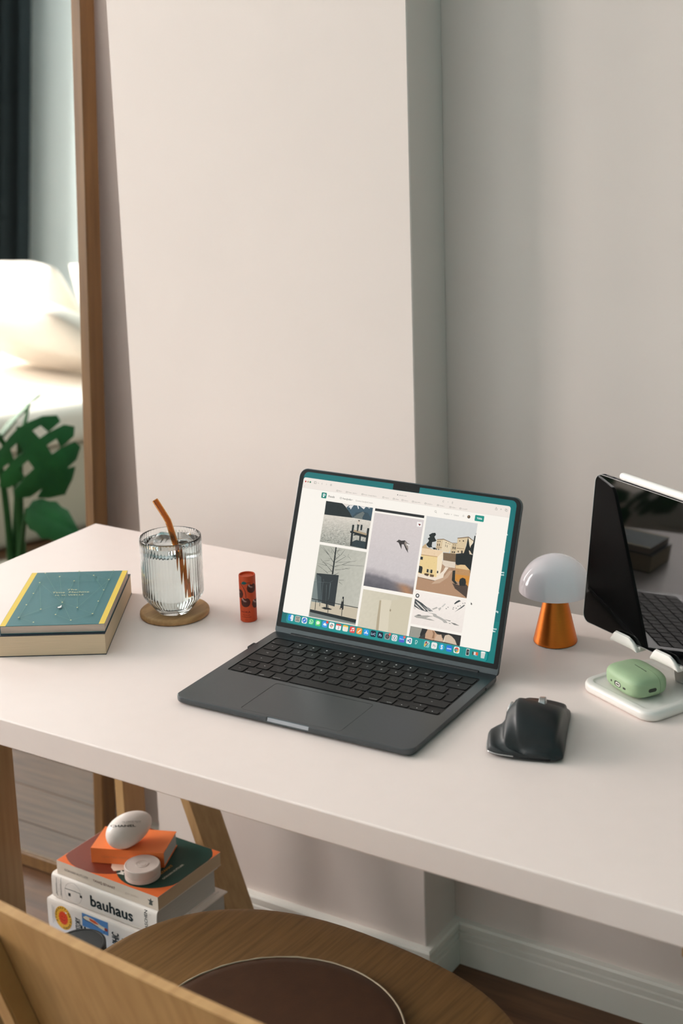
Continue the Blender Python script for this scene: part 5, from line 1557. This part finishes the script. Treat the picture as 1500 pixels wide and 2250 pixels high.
# bauhaus spine
B2, t2 = .005, .0410
P = Paint(4e-6); c = lambda mm: (mm - 102)
for x, y0, y1 in ((10, 6, 36), (19, 4, 38)): P.line([(c(x), y) for y in [y0 + (y1 - y0) * i / 8 for i in range(9)]], .5, (120, 124, 126))
upt = lambda tx, x, y, s_, col=(110, 112, 114): P.text(tx, c(x), y, s_, col, 'l', rot=up)
upt('Magdalena Droste', 9.2, 9, 1.7); upt('Bauhaus 1919-1933', 18.2, 9, 1.7); upt('Archiv', 14.0, 14, 1.5)
P.line([(c(22), 3), (c(24), 1.5), (c(52), 1.8)], .5, (130, 134, 136))
P.text('TASCHEN', c(186.5), 4, 5.4, (40, 52, 58), 'l', bold=.02, rot=up, sx=1.0); P.line([(c(191), 6), (c(191), 34)], .4, (170, 172, 172)); P.line([(c(193), 6), (c(193), 34)], .4, (190, 192, 192))
P.build('spine_lettering', 'print', bau, f=lambda x, y, z: spine_map(B2, t2)(x * .001, y * .001, z), maxlen=None)
P = Paint(4e-6)
P.ring(c(43), 20, 16.4, .35, (170, 172, 172), 40)
P.line([(c(27), 24), (c(46), 24.6), (c(48), 25), (c(50), 24.4), (c(57), 24.4)], .8, INKD)
P.rect(c(33), 13.4, c(37.6), 18.6, INKD); P.rect(c(56.4), 17.6, c(60.4), 21.6, INKD); P.line([(c(57), 24.4), (c(57), 21.6)], .8, INKD)
P.build('emblem', 'print', bau, f=lambda x, y, z: spine_map(B2, t2)(x * .001, y * .001, z), maxlen=None)
P = Paint(4e-6)
P.text('bauhaus', c(76), 11.5, 17.0, (20, 40, 46), 'l', bold=.045, sx=1.06)
P.build('title', 'print', bau, f=lambda x, y, z: spine_map(B2, t2)(x * .001, y * .001, z), maxlen=None)
P = Paint(1e-5)
P.poly([(.9, 2), (4.8, -25), (4.8, 2)][::-1], (52, 98, 160)); P.poly([(.9, -28), (.9, 2), (5.2, 2), (5.2, -28)][::-1], (52, 98, 160)); P.rect(.9, -66, 5.2, -28, (150, 148, 146))
o = P.build('cover_print', 'print', bau, kscale=.001); o.location = (0, 0, .04101)
# paperback spine and cover
P = Paint(4e-6); c = lambda mm: (mm - 97.75)
P.text('GÖKHAN KUTLUER', c(15), 8.6, 3.7, (120, 112, 106), 'l', sx=1.0); P.text('YAVAŞ SEYAHAT', c(72), 8.6, 3.9, (116, 76, 62), 'l', bold=.02, sx=1.0)
P.text('gezi yazıları', c(134), 8.6, 3.2, (206, 190, 178), 'l', sx=1.2)
P.poly([(c(178), 5), (c(180), 10), (c(176), 13), (c(181), 12.5), (c(182), 16), (c(183.4), 12.4), (c(188), 13.2), (c(184.4), 10), (c(185), 5)], (86, 92, 90))
P.build('spine_print', 'print', yav, f=lambda x, y, z: spine_map(0, .0212)(x * .001, y * .001, z), maxlen=None)
P = Paint(1e-5); HL = 97.6                                           # cover frame: u along the spine (left to right), v away from it
def cp(u, v): return (v, HL - u)
def cpoly(pts, col): P.poly([cp(*q) for q in pts][::-1], col)
def cell(cx, cy, rx, ry, col, a0=0, a1=360, n=40): cpoly([(min(195.2, max(.2, cx + rx * math.cos(R(a0 + (a1 - a0) * i / n)))), min(140.8, max(.2, cy + ry * math.sin(R(a0 + (a1 - a0) * i / n))))) for i in range(n + 1)], col)
cpoly([(.1, .1), (195.4, .1), (195.4, 140.9), (.1, 140.9)], (242, 118, 58))
cell(52, 90, 84, 91, (124, 50, 28))
cell(140, 80, 66, 76, (24, 66, 58))
cpoly([(77.6, 35), (79, 44), (84, 60), (130, 60), (112, 36), (93.8, 20.5), (84, 26)][::-1], (240, 216, 196))
P.poly([cp(102, 17), cp(105, 23), cp(101, 28), cp(107, 26), cp(111, 32), cp(110, 24), cp(114, 20), cp(108, 19)][::-1], (230, 232, 226))
vv = lambda tx, u, v, s_, col: P.text(tx, 0, 0, s_, col, 'l', bold=.02, f=lambda px, py: cp(u - py, v + px))
vv('GÖKHAN KUTLUER', 172, 40, 3.6, (226, 222, 206)); vv('YAVAŞ', 150, 46, 5.0, (216, 148, 60)); vv('SEYAHAT', 160, 46, 5.0, (216, 148, 60))
o = P.build('cover_print', 'print', yav, kscale=.001); o.location = (0, 0, .02122)
# orange pocket book lying askew on it
OB = book('book', 'small bright orange pocket book lying askew on the multicoloured paperback', 'book', (-.7668, -.1672, -.4498), R(90 + 21), .062, .1115, .0235, 'orange', 'paper_grey', .0010, over=.0012, group='books stacked on the floor')
P = Paint(4e-6); P.text('UZAKTAN YAKINDAN', -40, 9, 3.6, (222, 132, 84), 'l')
P.build('spine_print', 'print', OB, f=lambda x, y, z: spine_map(0, .0235)(x * .001, y * .001, z), maxlen=None)
OZ = -.4498 + .0235

# egg-shaped hand cream
egg = thing('hand_cream_egg', 'glossy white egg-shaped hand cream bottle lying on the small orange book', 'hand cream', (-.7745, -.1505, OZ + .0244))
ax = Vector((.32, .92, .17)).normalized()
egg.rotation_euler = ax.to_track_quat('Z', 'Y').to_euler()
EL = .0368
def eggr(t): return .0238 * math.sin(t) * (1 - .13 * math.cos(t))
bm = lathe([(0, -EL)] + [(eggr(R(180 - a)), -EL * math.cos(R(a))) for a in range(6, 180, 6)] + [(0, EL)], 56)
obj('bottle', bm, 'egg', egg, angle=180)
qi = egg.rotation_euler.to_matrix().inverted()
right_l = qi @ Vector((.857, .515, 0)); up_l = qi @ Vector((.25, -.42, .87))      # frame of the printed label
P = Paint(3e-6)
P.text('CHANEL', -8.0, 6.6, 5.4, (44, 40, 38), 'c', bold=.03, sx=1.25); 
P.text('LA CRÈME MAIN', 6.0, 18.6, 2.2, (110, 100, 94), 'c', sx=1.2); P.text('texture riche - 50 ml', 6.0, 15.4, 1.8, (140, 130, 124), 'c', sx=1.2)
cd = qi @ Vector((.596, -.660, .456)).normalized()                    # the label's outward direction
def on_egg(x, y, z):
    d = right_l * (x * .001) + up_l * (y * .001)
    d -= cd * d.dot(cd)
    lo, hi = 0.0, .06                                                 # walk in from outside until the shell is met
    p = d + cd * .06
    for i in range(40):
        m = (lo + hi) / 2; q = p - cd * m
        zz = max(-EL, min(EL, q.z)); t = math.acos(max(-1, min(1, zz / EL)))
        inside = math.hypot(q.x, q.y) < eggr(t) and abs(q.z) < EL
        if inside: hi = m
        else: lo = m
    q = p - cd * (lo - .0003 - z)
    return tuple(q)
P.build('lettering', 'print', egg, f=on_egg, maxlen=1.5)

# round white tin
tin = thing('round_tin', 'round white tin with an embossed lid, on the green part of the paperback', 'tin', (-.7280, -.1800, -.4499))
obj('tin_body', lathe([(0, 0), (.0242, 0), (.0256, .0010), (.0258, .0070), (.0254, .0078), (0, .0078)], 56), 'tin', tin, angle=50)
obj('tin_lid', lathe([(0, .0082), (.0255, .0082), (.0260, .0090), (.0260, .0180), (.0254, .0194), (.0244, .0199), (.0234, .0196), (.0225, .0194), (0, .0194)], 56), 'tin', tin, angle=40)
P = Paint(0)
bm = bmesh.new()
for r_, w_ in ((.0085, .0007), (.0100, .0004)):
    tube(bm, [(r_ * math.cos(R(a)), r_ * math.sin(R(a)), .0194) for a in range(0, 361, 10)], w_, 6)
for s in (-1, 1):
    tube(bm, [(s * (-.0012 + .0040 * math.cos(R(a))), .0040 * math.sin(R(a)), .0194) for a in range(50, 311, 20)], .0006, 6)
obj('embossed_emblem', bm, 'tin', tin, angle=60)

# black lidded canister in front of the stack
cn = thing('canister', 'black round canister standing on the floor in front of the stacked books', 'canister', (-.7430, -.3020, FLOOR))
obj('can', lathe([(0, 0), (.0335, 0), (.0350, .0015), (.0350, .2140), (.0342, .2146), (0, .2146)], 64), 'canister', cn, angle=50)
obj('lid', lathe([(0, .2150), (.0352, .2150), (.0360, .2158), (.0360, .2355), (.0352, .2368), (.0325, .2370), (.0318, .2362), (0, .2360)], 64), 'canister', cn, angle=40)

# glass jar left of the trestle
jr = thing('glass_jar', 'clear glass jar with a pale paper label, on the floor at the far lower left', 'jar', (-1.005, -.285, FLOOR))
obj('jar_glass', lathe([(0, 0), (.040, 0), (.0445, .004), (.0455, .012), (.0455, .105), (.040, .118), (.036, .122), (.036, .130), (.033, .130), (.033, .121), (.0425, .104), (.0425, .012), (.038, .006), (0, .006)], 56), 'glass', jr, angle=50)
bm = bmesh.new()
rings(bm, [[(.0459 * math.cos(R(a)), .0459 * math.sin(R(a)), z) for a in range(-110, 31, 7)] for z in (.022, .095)], cap=False, closed=False)
obj('label', bm, 'cream', jr, angle=60)
